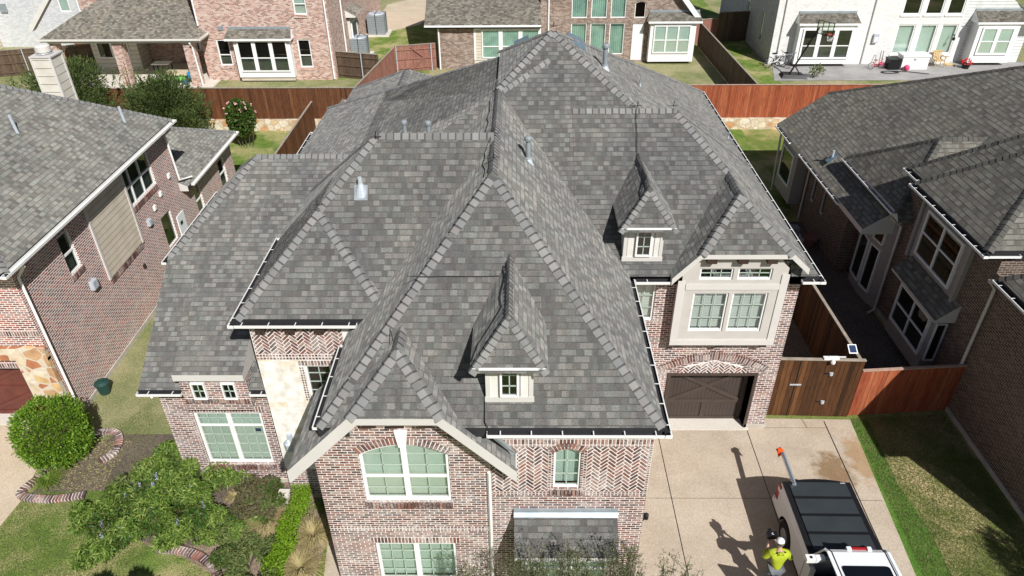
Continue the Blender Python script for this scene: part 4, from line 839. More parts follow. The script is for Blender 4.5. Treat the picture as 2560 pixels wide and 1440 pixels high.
roofvent(lh, -16.0, 21.7, 7.6); roofvent(lh, -14.55, 25.35, 6.55)
ch = thing('chimney', 'tall white siding chimney with a round cap rising behind the left roof', 'chimney', (-17.9, 27.6, 0))
cb_ = MB(); cb_.box(-18.03, -17.28, 26.6, 27.4, 3, 8.5, 'siding_cream')
for x_ in (-18.05, -17.34): cb_.box(x_, x_+.07, 26.58, 26.6, 3, 8.5, 'trim_cream')
for y_ in (26.585, 27.33): cb_.box(-17.28, -17.26, y_, y_+.08, 3, 8.5, 'trim_cream')
cb_.box(-18.06, -17.24, 26.57, 27.43, 8.5, 8.55, 'trim'); cb_.build('stack', ch)
cc = MB(); cc.lathe((-17.66, 26.95, 8.55), [(.16, 0), (.16, .08), (.27, .1), (.27, .3), (.22, .36), (0, .38)], 'trim_cream', 20); cc.lathe((-17.66, 26.95, 8.6), [(.3, 0), (.31, .015), (.3, .03)], 'galvanised', 20); cc.build('chimney_cap', ch)
ch.parent = lh; ch.location = Vector(ch.location)-ROOT[lh.name]; 
for k_ in ('label', 'category'): del ch[k_]
# ================================================================ right neighbour
rh = thing('brick_house', 'dark brown brick house with complex grey-brown roofs, in shade along the right edge', 'house', (14, 22, 0))
RA = [((0, 0, -1), (0, 0, 3.15), 'B'), ((-.72, 0, 1), (12.3, 0, 3.3), 'S'), ((0, .5, 1), (0, 33.3, 4.78), 'S'), ((0, 1, 0), (0, 33.1, 0), 'V'), ((-1, 0, 0), (12.38, 0, 0), 'V'), ((1, 0, 0), (30, 0, 0), 'V'), ((0, -1, 0), (0, 22.8, 0), 'V'), ((.5, 0, 1), (20.5, 0, 10.6), 'S'), ((0, -.9, 1), (0, 17, 5.6), 'S')]
Rn = [((0, 0, -1), (0, 0, 4.05), 'B'), ((-1.15, 0, 1), (13.05, 0, 4.2), 'S'), ((0, .68, 1), (0, 27.2, 4.2), 'S'), ((0, -1.1, 1), (0, 24.1, 6.3), 'S'), ((-1, 0, 0), (13.13, 0, 0), 'V'), ((0, 1, 0), (0, 27.1, 0), 'V'), ((0, -1, 0), (0, 21.9, 0), 'V'), ((1, 0, 0), (22, 0, 0), 'V')]
Ru1 = hip(13.35, 28, 17.6, 23.1, 5.6, 1.0, None, 1.1, 1.0, th=.2)
Ru2 = hip(12.98, 28, 17.25, 21.85, 5.62, 1.0, None, 1.15, 1.05, th=.2)
Rs = hip(13.25, 28, 10.3, 16.95, 5.05, 1.0, None, .9, 1.0, th=.2)
Rx = hip(16.8, 28, 14.2, 20.5, 6.6, 1.0, None, 1.0, 1.0)
Rc = hip(12.75, 14.5, 22.4, 27.0, 4.15, .5, None, .5, .5, cut=.05)
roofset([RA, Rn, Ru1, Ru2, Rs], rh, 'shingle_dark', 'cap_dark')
wr = MB(); W0 = (13.65, 0, 0)
q1 = rect(-21.2, -18.95, 3.35, 5.0); q2 = rect(-20.7, -18.6, .95, 2.4)
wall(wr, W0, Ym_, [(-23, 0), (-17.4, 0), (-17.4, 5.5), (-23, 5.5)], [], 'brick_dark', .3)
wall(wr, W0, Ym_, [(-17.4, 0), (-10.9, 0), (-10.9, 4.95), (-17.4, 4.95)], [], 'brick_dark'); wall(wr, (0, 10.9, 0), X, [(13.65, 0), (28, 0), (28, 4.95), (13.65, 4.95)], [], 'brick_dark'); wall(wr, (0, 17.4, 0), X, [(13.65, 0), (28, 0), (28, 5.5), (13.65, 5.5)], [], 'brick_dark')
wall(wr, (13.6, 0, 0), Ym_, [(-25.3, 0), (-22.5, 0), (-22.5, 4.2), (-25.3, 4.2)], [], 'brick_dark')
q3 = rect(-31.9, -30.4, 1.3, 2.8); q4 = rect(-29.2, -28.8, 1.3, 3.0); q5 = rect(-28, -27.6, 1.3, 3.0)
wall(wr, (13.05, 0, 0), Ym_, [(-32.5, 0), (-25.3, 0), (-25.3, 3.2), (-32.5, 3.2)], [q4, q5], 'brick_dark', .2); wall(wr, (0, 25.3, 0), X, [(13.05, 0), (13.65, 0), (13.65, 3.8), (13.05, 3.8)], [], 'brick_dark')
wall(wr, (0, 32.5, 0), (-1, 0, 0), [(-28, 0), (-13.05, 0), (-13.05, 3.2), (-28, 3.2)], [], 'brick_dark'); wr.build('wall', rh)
fr2 = MB(); fr2.box(13.6, 13.66, 10.86, 25.3, 0, .16, 'foundation'); fr2.build('foundation', rh)
tr2 = MB(); tr2.box(13.57, 13.649, 18.7, 21.5, 3.05, 5.2, 'stucco_shaded'); tro = tr2.build('window_surround', rh)
window(tro, (13.569, 0, 0), Ym_, -21.2, -18.95, 3.35, 5.0, 2, 4.2, (0, 0), 0, .08, .1, back='dark_room', gm='glass_dark', flush=True)
for y_ in (18.55, 21.55): b = MB(); b.box(13.5, 13.649, y_, y_+.14, 3.0, 5.3, 'stucco_shaded'); b.build('pilaster', rh)
bw = MB(); bw.box(13.2, 13.649, 18.45, 20.85, .35, 2.55, 'stucco_shaded'); bwo = bw.build('bay', rh); window(bwo, (13.199, 0, 0), Ym_, -20.7, -18.6, .95, 2.45, 2, 1.7, (0, 0), 0, .08, .08, back='dark_room', gm='glass_dark', flush=True)
window(bwo, (0, 18.449, 0), X, 13.25, 13.6, .9, 2.4, 1, None, (0, 0), 0, .04, back='dark_room', gm='glass_dark', flush=True)
ar = MB(); c = [V(*p) for p in ((13.0, 18.2, 2.58), (13.66, 18.2, 2.58), (13.0, 21.3, 2.58), (13.66, 21.3, 2.58), (13.0, 18.2, 2.66), (13.66, 18.2, 3.25), (13.0, 21.3, 2.66), (13.66, 21.3, 3.25))]
ar.hexa(c, 'trim', top='shingle_dark'); ar.build('bay_roof', bwo)
# two-storey bow window
bp_ = [(13.64, 25.2), (13.42, 24.7), (13.35, 23.7), (13.45, 22.9), (13.64, 22.5)]
bo = MB()
for (x0, y0), (x1, y1) in zip(bp_[:-1], bp_[1:]):
    L = math.hypot(x1-x0, y1-y0); U = ((x1-x0)/L, (y1-y0)/L, 0)
    bo.face([(x0, y0, 0), (x1, y1, 0), (x1, y1, 4.0), (x0, y0, 4.0)], 'stucco_shaded')
boo = bo.build('bow_window', rh)
for (x0, y0), (x1, y1) in zip(bp_[:-1], bp_[1:]):
    L = math.hypot(x1-x0, y1-y0); U = Vector(((x1-x0)/L, (y1-y0)/L, 0)); Nn = U.cross(V(0, 0, 1)); O_ = V(x0, y0, 0)+Nn*.001
    if L > .6:
        window(boo, O_, U, .08, L-.08, .45, 2.35, 1, None, (0, 0), 0, .06, back='green_reflect', gm='glass_dark', flush=True); window(boo, O_, U, .08, L-.08, 2.55, 3.7, 1, None, (0, 0), 0, .06, back='dark_room', gm='glass_dark', flush=True)
fb = MB(); fb.box(12.5, 13.04, 30.1, 32.2, .6, 3.1, 'stucco_shaded'); fbo = fb.build('bay', rh); window(fbo, (12.499, 0, 0), Ym_, -31.9, -30.4, 1.3, 2.85, 1, None, (0, 0), 0, .07, back='dark_room', gm='glass_dark', flush=True)
for a, b in ((-29.2, -28.8), (-28, -27.6)): window(rh, (13.05, 0, 0), Ym_, a, b, 1.3, 3.0, 1, None, (0, 0), 0, .04, back='dark_room')
Gr = lambda a, b, o, **k: gutter(rh, a, b, o, white='trim_white', **k)
Gr((12.26, 33.0, 3.3), (12.26, 30.9, 3.3), (-1, 0, 0)); Gr((12.26, 29.6, 3.3), (12.26, 24.9, 3.3), (-1, 0, 0)); Gr((13.01, 27.1, 4.2), (13.01, 22.4, 4.2), (-1, 0, 0)); Gr((13.31, 23.05, 5.6), (13.31, 21.9, 5.6), (-1, 0, 0)); Gr((12.94, 21.8, 5.62), (12.94, 17.2, 5.62), (-1, 0, 0)); Gr((12.94, 17.21, 5.62), (14.0, 17.21, 5.62), (0, -1, 0), straps=False); Gr((13.21, 16.9, 5.05), (13.21, 10.25, 5.05), (-1, 0, 0))
Gr((12.94, 21.86, 5.62), (13.4, 21.86, 5.62), (0, 1, 0), straps=False); Gr((13.31, 23.12, 5.6), (13.7, 23.12, 5.6), (0, 1, 0), straps=False)
pipe(rh, [(13.3, 17.1, 4.9), (13.56, 17.1, 4.6), (13.56, 17.1, .1)], .055, 'trim'); pipe(rh, [(13.1, 22.5, 4.0), (13.5, 22.4, 3.7), (13.5, 22.35, .15), (13.2, 22.2, .08)], .055, 'trim'); pipe(rh, [(12.4, 32.4, 3.1), (12.5, 32.4, .2)], .05, 'trim'); pipe(rh, [(12.5, 29.7, 3.1), (12.98, 29.7, 2.8), (12.98, 29.7, .1)], .05, 'trim')
pipe(rh, [(13.5, 11.7, 5), (13.56, 11.7, .1)], .055, 'trim')
roofvent(rh, 12.95, 27.7, 3.9, s=-.9) if 0 else None
rv = MB(); rv.tube([(12.95, 27.8, 3.8), (12.95, 27.8, 4.25)], .045, 'galvanised', 8); rv.hexa([V(12.75, 27.6, 3.75), V(13.1, 27.6, 4.08), V(12.75, 27.95, 3.75), V(13.1, 27.95, 4.08), V(12.75, 27.6, 3.78), V(13.1, 27.6, 4.11), V(12.75, 27.95, 3.78), V(13.1, 27.95, 4.11)], 'vent_blue'); rv.build('vent_pipe', rh)
# ================================================================ rear houses
Z7 = .7
def backwin(par, y, x0, x1, z0, z1, cols=1, split=None, back='dark_room', fw_=.08, mull=.12, **k): return window(par, (0, y, 0), X, x0, x1, z0, z1, cols, split, (0, 0), 0, fw_, mull, back=back, **k)
def awning(par, x0, x1, yw, d, zt, zb, mat='shingle_tan', white='trim_white'):
    b = MB(); e = .12; c = [V(*p) for p in ((x0, yw-d, zb-.1), (x1, yw-d, zb-.1), (x0, yw, zb-.1), (x1, yw, zb-.1), (x0, yw-d, zb), (x1, yw-d, zb), (x0+e, yw, zt), (x1-e, yw, zt))]
    b.hexa(c, white, top=mat); b.box(x0, x1, yw-d-.03, yw-d-.001, zb-.12, zb+.01, white); b.box(x0+e, x1-e, yw-.06, yw-.001, zt-.03, zt+.12, 'flashing'); return b.build('bay_roof', par)
lb = thing('brick_house', 'salmon brick house with a covered patio behind the left back fence', 'house', (-17, 48, Z7))
yb = 48.2; w_ = MB(); holes = [rect(-19.95, -19.1, 1.7, 3.4), rect(-14.6, -13.75, 1.55, 3.4), rect(-14.45, -13.62, 4.95, 6.2)]
wall(w_, (0, yb, 0), X, [(-20.95, Z7), (-12.3, Z7), (-12.3, 8.5), (-20.95, 8.5)], holes, 'brick_salmon')
wall(w_, (-12.3, 0, 0), Yp_, [(yb, Z7), (67, Z7), (67, 8.5), (yb, 8.5)], [], 'brick_salmon'); wall(w_, (-20.95, 0, 0), Ym_, [(-53, Z7), (-yb, Z7), (-yb, 8.5), (-53, 8.5)], [], 'brick_salmon')
wall(w_, (0, 52, 0), X, [(-30.4, Z7), (-20.95, Z7), (-20.95, 8.5), (-30.4, 8.5)], [rect(-24.0, -22.0, 1.6, 3.3)], 'brick_salmon')
for x_ in (-30.1, -25.9, -21.3): w_.box(x_-.3, x_+.3, 46.9, 47.5, Z7, 3.7, 'brick_salmon')
w_.build('wall', lb)
backwin(lb, yb, -19.95, -19.1, 1.7, 3.4, 1, 2.4); backwin(lb, yb, -14.6, -13.75, 1.55, 3.4, 1, 2.35); backwin(lb, yb, -14.45, -13.62, 4.95, 6.2, 1, 5.6, back='blind'); backwin(lb, 52, -24.0, -22.0, 1.6, 3.3, 2)
b_ = MB(); b_.box(-18.65, -14.95, 47.7, 48.19, 1.05, 3.55, 'trim_white'); b_.box(-18.6, -15, 47.8, 48.19, Z7+.1, 1.05, 'siding_tan'); bo_ = b_.build('bay', lb); window(bo_, (0, 47.699, 0), X, -18.4, -15.15, 1.45, 3.45, 3, 2.35, (0, 0), 0, .08, .25, back='dark_room', flush=True); awning(lb, -19.1, -14.75, yb, .75, 4.1, 3.62)
pr_ = [((0, 0, -1), (0, 0, 3.6), 'B'), ((0, -.5, 1), (0, 46.6, 3.8), 'S'), ((-.62, 0, 1), (-30.7, 0, 3.8), 'S'), ((.62, 0, 1), (-20.3, 0, 3.8), 'S'), ((0, 0, 1), (0, 0, 5.75), 'flashing'), ((0, 1, 0), (0, 52, 0), 'V'), ((0, -1, 0), (0, 46.7, 0), 'V'), ((-1, 0, 0), (-30.6, 0, 0), 'V'), ((1, 0, 0), (-20.4, 0, 0), 'V')]
roofset([pr_], lb, 'shingle_tan', caps=False, fascia='trim_cream', name='porch_roof'); f_ = MB(); f_.box(-26.3, -23.0, 50.4, 50.5, 5.6, 5.9, 'flashing'); f_.build('flashing', lb)
gutter(lb, (-30.8, 46.55, 3.82), (-20.25, 46.55, 3.82), (0, -1, 0), straps=False, white='trim_cream', inner='trim_cream'); gutter(lb, (-20.25, 46.55, 3.82), (-20.25, 48.2, 3.82), (1, 0, 0), straps=False, white='trim_cream', inner='trim_cream')
pipe(lb, [(-21.0, 46.6, 3.6), (-21.0, 46.85, 3.3), (-20.9, 46.85, Z7+.1)], .06, 'trim_white'); pipe(lb, [(-20.85, 48.12, 8.3), (-20.85, 48.12, 4.3)], .06, 'trim_white'); pipe(lb, [(-12.45, 48.1, 8.4), (-12.45, 48.1, Z7+.1)], .06, 'trim_white'); pipe(lb, [(-12.2, 51.5, 8.4), (-12.2, 51.5, Z7+.1)], .06, 'trim_white')
pi = MB(); pi.box(-29.6, -26.4, 50.4, 51.9, Z7, 3.7, 'siding_cream'); pio = pi.build('bay', lb); window(pio, (0, 50.399, 0), X, -29.2, -27.0, 1.6, 3.4, 2, None, (0, 0), 0, .07, .3, back='green_reflect', gm='glass_dark', flush=True)
rk = MB(); rk.bar((-31.6, 47.9, 4.2), (-27.6, 48.1, 8.6), .5, .28, 'trim_cream'); rk.build('rake_board', lb)
sheet('patio_slab', [(-31, 46.6), (-20.2, 46.6), (-20.2, 51.9), (-31, 51.9)], Z7+.06, 'patio_light', None, lb, .06)
sw = MB(); sw.box(-12.29, -12.1, 53.3, 55.5, 1.3, 3.4, 'trim_cream'); swo = sw.build('bay', lb); window(swo, (-12.099, 0, 0), Yp_, 53.5, 55.3, 1.5, 3.2, 1, None, (0, 0), 0, .1, back='green_reflect', gm='glass_dark', flush=True)
ar = MB(); ar.hexa([V(*p) for p in ((-12.3, 53.0, 3.6), (-11.6, 53.0, 3.6), (-12.3, 55.8, 3.6), (-11.6, 55.8, 3.6), (-12.3, 53.0, 4.1), (-11.6, 53.0, 3.7), (-12.3, 55.8, 4.1), (-11.6, 55.8, 3.7))], 'trim_cream', top='shingle_tan'); ar.build('bay_roof', swo)
lv = MB(); lv.box(-19.6, -19.25, 48.15, 48.2, 4.0, 4.25, 'vent_grey'); lv.build('vent_cover', lb)
for q_ in ((-20.0, -19.05, 1.5, 1.68), (-14.65, -13.7, 1.35, 1.53), (-14.5, -13.57, 4.75, 4.93)): bs = MB(); bs.box(q_[0], q_[1], yb-.05, yb-.001, q_[2], q_[3], 'brick_salmon'); bs.build('window_sill', lb)
# middle rear house
mb_ = thing('brick_house', 'tan brick house with curtained tall windows behind the roof peak', 'house', (3, 51, Z7))
w_ = MB(); wall(w_, (0, 50.54, 0), X, [(-5.6, Z7), (-3.1, Z7), (-3.1, 3.6), (-5.6, 3.6)], [], 'brick_tan'); w_.box(-3.1, 1.5, 50.5, 50.6, 1.3, 3.5, 'trim_white'); w_.box(-2.95, -2.6, 50.49, 50.5, 1.3, 3.35, 'siding_tan'); w_.box(-3.1, 1.5, 50.52, 50.6, Z7, 1.3, 'siding_tan')
cols_ = [(3.65, 4.75), (5.0, 6.1), (6.35, 7.4)]; holes = [rect(a, b, 1.25, 3.4) for a, b in cols_]+[rect(a, b, 3.75, 7.0) for a, b in cols_]+[rect(7.95, 8.75, .85, 3.35), rect(8.0, 8.75, 3.75, 4.85, .15)]
wall(w_, (0, 51.96, 0), X, [(1.5, Z7), (12.2, Z7), (12.2, 3.9), (9.0, 7.8), (1.5, 8.5)], holes, 'brick_tan'); wall(w_, (-5.6, 0, 0), Ym_, [(-62, Z7), (-50.54, Z7), (-50.54, 3.6), (-62, 3.6)], [], 'brick_tan'); wall(w_, (12.2, 0, 0), Yp_, [(51.96, Z7), (62, Z7), (62, 3.9), (51.96, 3.9)], [], 'brick_grey'); wall(w_, (1.5, 0, 0), Ym_, [(-62, Z7), (-51.96, Z7), (-51.96, 8.5), (-62, 8.5)], [], 'brick_tan'); w_.build('wall', mb_)
window(mb_, (0, 50.499, 0), X, -2.55, 1.4, 1.45, 3.4, 3, 2.25, (0, 0), 0, .08, .28, back='curtain', flush=True)
for a, b in cols_: window(mb_, (0, 51.96, 0), X, a, b, 1.25, 3.4, 1, None, (0, 0), 0, .06, back='curtain'); window(mb_, (0, 51.96, 0), X, a, b, 3.75, 7.0, 1, None, (0, 0), 0, .06, back='curtain')
window(mb_, (0, 51.96, 0), X, 8.0, 8.75, 3.75, 4.85, 1, None, (0, 0), .15, .05, back='dark_room', gm='glass_dark')
d_ = MB(); d_.box(7.97, 8.73, 52.0, 52.05, .85, 3.33, 'white_door'); d_.box(8.12, 8.58, 51.98, 52.0, 1.2, 3.15, 'blind_white'); d_.build('door', mb_)
b_ = MB(); b_.box(9.1, 12.25, 51.35, 51.95, Z7+.2, 3.6, 'trim_white'); bo_ = b_.build('bay', mb_); window(bo_, (0, 51.349, 0), X, 9.35, 11.9, 1.5, 3.4, 3, 2.4, (0, 0), 0, .08, .1, back='blind', flush=True); awning(mb_, 8.9, 12.6, 51.96, .8, 4.15, 3.68)
roofset([hip(-6.4, 1.5, 50.1, 62, 3.68, None, None, .55, .55)], mb_, 'shingle_tan', caps=False, fascia='trim_white', name='wing_roof'); gutter(mb_, (-6.4, 50.05, 3.7), (1.5, 50.05, 3.7), (0, -1, 0), straps=False, white='trim_white', inner='trim_white')
r_ = [((0, 0, -1), (0, 0, 3.7), 'B'), ((1.15, 0, 1), (12.5, 0, 3.9), 'S'), ((0, -1, 0), (0, 51.5, 0), 'V'), ((0, 1, 0), (0, 62, 0), 'V'), ((-1.15, 0, -1), (12.2, 0, 3.75), 'B'), ((-1, 0, 0), (8, 0, 0), 'V')]
roofset([r_], mb_, 'shingle_tan', caps=False, fascia='trim_white'); pipe(mb_, [(2.05, 51.88, 8), (2.05, 51.88, Z7)], .06, 'trim_white'); pipe(mb_, [(-5.5, 50.45, 3.5), (-5.5, 50.45, Z7)], .06, 'trim_white')
# white painted house
rb = thing('white_brick_house', 'white painted brick house with many windows and a patio at the upper right', 'house', (24, 51, Z7))
yr = 51.22; w_ = MB(); tw = [(26.05, 27.25), (27.6, 28.75), (29.05, 30.15)]; holes = [rect(a-.0, b, 1.4, 3.4) for a, b in tw]+[rect(a, b, 4.05, 7.5) for a, b in tw]
wall(w_, (0, yr, 0), X, [(17.6, Z7), (30.35, Z7), (30.35, 9), (17.6, 9)], holes, 'brick_white', .15); wall(w_, (17.6, 0, 0), Ym_, [(-66, Z7), (-yr, Z7), (-yr, 9), (-66, 9)], [rect(-54.4, -53.8, 1.6, 3.6), rect(-58.2, -57.6, 1.6, 3.8)], 'brick_grey')
wall(w_, (0, 51.5, 0), X, [(30.35, Z7), (35.2, Z7), (35.2, 3.9), (30.35, 6.8)], [rect(30.5, 31.0, .85, 3.2)], 'siding_white'); w_.build('wall', rb)
window(rb, (17.6, 0, 0), Ym_, -54.4, -53.8, 1.6, 3.6, back='dark_room', gm='glass_dark'); window(rb, (17.6, 0, 0), Ym_, -58.2, -57.6, 1.6, 3.8, back='dark_room', gm='glass_dark')
for a, b in tw: backwin(rb, yr, a, b, 1.4, 3.4, 1, None, 'blind'); backwin(rb, yr, a, b, 4.05, 7.5, 1, None, 'dark_room', gm='glass_dark')
for a, b, c_, d in [(a-.08, b+.08, 1.27, 1.38) for a, b in tw]+[(a-.08, b+.08, 3.93, 4.03) for a, b in tw]+[(20.1, 21.9, 5.1, 5.2)]: sl_ = MB(); sl_.box(a, b, yr-.06, yr-.001, c_, d, 'trim_white'); sl_.build('window_sill', rb)
b_ = MB(); b_.box(19.1, 22.95, 50.5, yr-.001, Z7+.25, 3.6, 'trim_white'); bo_ = b_.build('bay', rb); window(bo_, (0, 50.499, 0), X, 19.35, 22.75, 1.3, 3.35, 3, 2.2, (0, 0), 0, .12, .28, back='dark_room', flush=True); awning(rb, 18.95, 23.1, yr, .85, 4.2, 3.68, 'shingle_tan')
b_ = MB(); b_.box(31.2, 34.0, 50.6, 51.499, Z7+.25, 3.6, 'trim_white'); bo_ = b_.build('bay', rb); window(bo_, (0, 50.599, 0), X, 31.5, 33.7, 1.5, 3.35, 2, 2.4, (0, 0), 0, .12, .25, back='blind', flush=True); awning(rb, 31.0, 35.6, 51.5, 1.0, 4.25, 3.68)
d_ = MB(); d_.box(30.5, 31.0, 51.55, 51.6, .85, 3.2, 'white_door'); d_.build('door', rb); r_ = MB(); r_.bar((35.9, 51.0, 3.9), (31.6, 51.2, 8), .5, .22, 'trim_white'); r_.build('rake_board', rb)
pipe(rb, [(24.1, 51.14, 9), (24.1, 51.14, Z7)], .04, 'trim'); pipe(rb, [(18.1, 51.14, 9), (18.1, 51.14, Z7)], .04, 'trim'); ub = MB(); ub.box(24.5, 24.85, 51.05, 51.21, 2.2, 2.8, 'galvanised'); ub.box(24.55, 24.8, 51.03, 51.05, 2.3, 2.6, 'trim_white'); ub.build('utility_box', rb)
wlp = MB(); wlp.tube([(29.95, 51.2, 2.7), (29.95, 51.0, 2.75), (29.95, 50.95, 2.6)], .04, 'black_plastic', 6); wlp.lathe((29.95, 50.95, 2.4), [(.08, 0), (.1, .15), (.03, .2)], 'black_plastic', 8); wlp.build('wall_lamp', rb)
# far left white house
fl = thing('white_brick_house', 'pale grey-white painted house cut by the upper left corner of the photo', 'house', (-36, 56, Z7))
w_ = MB(); wall(w_, (0, 56.5, 0), X, [(-48, Z7), (-27, Z7), (-27, 9), (-48, 9)], [rect(a, a+.8, 3.3, 6.4) for a in (-34.6, -33.2, -31.8)], 'brick_grey', .2); w_.build('wall', fl)
for a in (-34.6, -33.2, -31.8): backwin(fl, 56.5, a, a+.8, 3.3, 6.4, 1, None, 'blind')
b_ = MB(); b_.box(-43.5, -40, 53.5, 56.5, Z7, 4.2, 'siding_tan'); bb_ = b_.build('bay', fl); window(bb_, (0, 53.499, 0), X, -42.8, -40.8, 1.4, 3.4, 1, None, (0, 0), 0, .1, back='dark_room', flush=True); pipe(fl, [(-36.5, 56.4, 9), (-36.5, 56.4, Z7)], .05, 'trim')
ub = MB(); ub.box(-39.1, -38.6, 56.38, 56.5, 3.3, 3.9, 'vent_grey'); ub.build('vent_cover', fl)
sheet('patio', [(17.0, 47.6), (36, 47.6), (36, 51.5), (17.9, 51.2)], Z7+.02, 'patio'); sheet('side_driveway', [(-12.2, 70), (-12.2, 60.8), (-10.6, 60.6), (-8.4, 62.6), (-7.6, 66), (-8, 75)], Z7+.012, 'driveway_tan', th=.0)
# ================================================================ vegetation
def leafmesh(name, P, D, L, Wd, mats, parent=None, mi=None, off=None, droop=None):
    n = len(P); P = np.asarray(P, float); D = np.asarray(D, float); D /= np.linalg.norm(D, axis=1, keepdims=True)+1e-9
    off = ROOT.get(parent.name, V(0, 0, 0)) if parent is not None else V(0, 0, 0)
    P = P-np.array(off); R_ = rng.normal(size=(n, 3)); S_ = np.cross(D, R_); S_ /= np.linalg.norm(S_, axis=1, keepdims=True)+1e-9
    L = np.broadcast_to(np.asarray(L, float), (n,))[:, None]; Wd = np.broadcast_to(np.asarray(Wd, float), (n,))[:, None]
    v = np.stack([P, P+D*L*.45+S_*Wd*.5, P+D*L, P+D*L*.45-S_*Wd*.5], 1).reshape(-1, 3)
    me = bpy.data.meshes.new(name); me.vertices.add(4*n); me.vertices.foreach_set('co', v.ravel()); me.loops.add(4*n); me.loops.foreach_set('vertex_index', np.arange(4*n))
    me.polygons.add(n); me.polygons.foreach_set('loop_start', np.arange(n)*4); me.polygons.foreach_set('loop_total', np.full(n, 4))
    for m in mats: me.materials.append(MATS[m])
    if mi is not None: me.polygons.foreach_set('material_index', mi)
    me.update(calc_edges=True); me.validate(); o = bpy.data.objects.new(name, me); S.collection.objects.link(o)
    if parent is not None: o.parent = parent; ROOT[o.name] = off
    return o
def unit(n): d = rng.normal(size=(n, 3)); return d/np.linalg.norm(d, axis=1, keepdims=True)
def blob(c, r, n, shell=.75):   # points spread through an ellipsoid, denser near its skin
    d = unit(n); t = shell+(1-shell)*rng.random(n)**.6; t = np.where(rng.random(n) < .25, rng.random(n)**.4, t)
    return np.array(c)+d*np.array(r)*t[:, None], d
def stems(name, parent, segs, mat='bark', n=5):
    mb = MB()
    for pts, r in segs: mb.tube(pts, r, mat, n)
    return mb.build(name, parent)
# round clipped bush
t = thing('round_bush', 'bright green clipped round bush beside the left driveway', 'bush', (-13.6, 14.9, 0))
P, D = blob((0, 0, 0), (1, 1, 1), 15000, .86); bump = 1+.04*rng.normal(size=(15000, 1))+.1*np.sin(D[:, :1]*7+2)*np.cos(D[:, 1:2]*6)+.05*np.sin(D[:, 2:3]*11+D[:, :1]*5)
P = P*bump*np.array((.97, .95, 1.05))+np.array((-13.6, 14.95, 1.08)); P[:, 2] = np.maximum(P[:, 2], .12)
leafmesh('crown', P, D+unit(15000)*.8+np.array((0, 0, .3)), rng.uniform(.06, .1, 15000), rng.uniform(.035, .05, 15000), ['leaf_topiary'], t)
stems('trunk', t, [([(-13.6, 14.95, 0), (-13.6, 14.95, .6)], [.07, .05])]+[([(-13.6, 14.95, .3), (-13.6+a, 14.95+b, 1.1)], [.04, .015]) for a, b in ((.4, .2), (-.4, .1), (.1, -.4), (0, .4))])
# evergreens behind the left house
def evergreen(label, x, y, r, h, seed, z0=0, mat='leaf_conifer', n=17000, grp=None, low=.1):
    t = thing('evergreen_tree', label, 'tree', (x, y, z0), group=grp); Ps, Ds = [], []
    for k in range(46):
        a = rng.random()*6.28; zz = rng.random()**.8; rr_ = r*(1-zz**2.2*.75)*rng.uniform(.35, .85); c = (x+math.cos(a)*rr_, y+math.sin(a)*rr_, z0+h*(low+.82*zz)); s_ = rng.uniform(.35, .65)*r*.5
        p, d = blob(c, (s_, s_, s_*1.15), n//46, .6); Ps.append(p); Ds.append(d+np.array((math.cos(a)*.6, math.sin(a)*.6, .9))+unit(len(d))*.5)
    for k in range(60):
        a = rng.random()*6.28; rr_ = r*rng.uniform(.1, .95); b = np.array((x+math.cos(a)*rr_, y+math.sin(a)*rr_, z0+h*(.95-.55*(rr_/r)**2)))
        m = 26; tt = rng.random(m)[:, None]; dr = np.array((math.cos(a)*.35, math.sin(a)*.35, 1.)); Ps.append(b+dr*tt*.75*r*.35); Ds.append(np.tile(dr, (m, 1))+unit(m)*.7)
    P = np.concatenate(Ps); D = np.concatenate(Ds); P[:, 2] = np.maximum(P[:, 2], z0+.05)
    leafmesh('crown', P, D, rng.uniform(.12, .22, len(P)), rng.uniform(.035, .06, len(P)), [mat], t)
    stems('trunk', t, [([(x, y, z0), (x+.05, y, z0+h*.5), (x, y, z0+h*.9)], [.12, .07, .02])]+[([(x, y, z0+h*.25), (x+math.cos(a)*r*.6, y+math.sin(a)*r*.6, z0+h*.6)], [.05, .015]) for a in range(6)])
    return t
evergreen('loose evergreen just behind the white siding chimney', -25.2, 39.2, 3.4, 4.2, 1, n=22000)
evergreen('dense dark evergreen between the chimney and the rose bush, in front of the brown fence', -19.6, 38.2, 2.75, 3.8, 2, n=24000)
tw_ = thing('bare_shrub', 'thin bare-twigged shrub rising between the two evergreens', 'shrub', (-22, 40, 0))
stems('stem', tw_, [([(-22, 40, 0), (-22+a, 40, 2.0+b), (-22+2.2*a, 40.1, 3.5+b)], [.05, .03, .008]) for a, b in ((-.35, 0), (-.1, .7), (.2, .3), (.45, -.2), (.0, 1.1))])
P = np.concatenate([np.array((-22+a*2*tt, 40, 2.2+1.6*tt)) [None]+rng.normal(size=(60, 3))*.18 for a in (-.35, -.1, .2, .45) for tt in (.5, 1)]); leafmesh('foliage', P, unit(len(P)), .1, .04, ['leaf_dull'], tw_)
evergreen('small olive shrub in front of the chimney base', -27.6, 42.5, 1.5, 1.4, 3, .7, 'leaf_dull', 4000)
# rose bush
t = thing('rose_bush', 'tall rose bush with pink flowers before the brown fence', 'bush', (-15.5, 38.4, 0))
P, D = blob((-15.5, 38.4, 1.75), (.78, .7, 1.05), 4200, .4); leafmesh('foliage', P, D+unit(4200), .15, .09, ['leaf_rose'], t)
P, D = blob((-15.5, 38.4, 1.95), (.85, .75, 1.05), 38, .98); P = P[P[:, 2] > 1.9]; [leafmesh('flower', p+rng.normal(size=(7, 3))*.03, unit(7), .09, .08, ['flower_pink'], t) for p in P]
stems('stem', t, [([(-15.5+a*.5, 38.4, 0), (-15.5+a, 38.35, 1.2)], [.025, .015]) for a in (-.6, -.3, 0, .35, .65)])
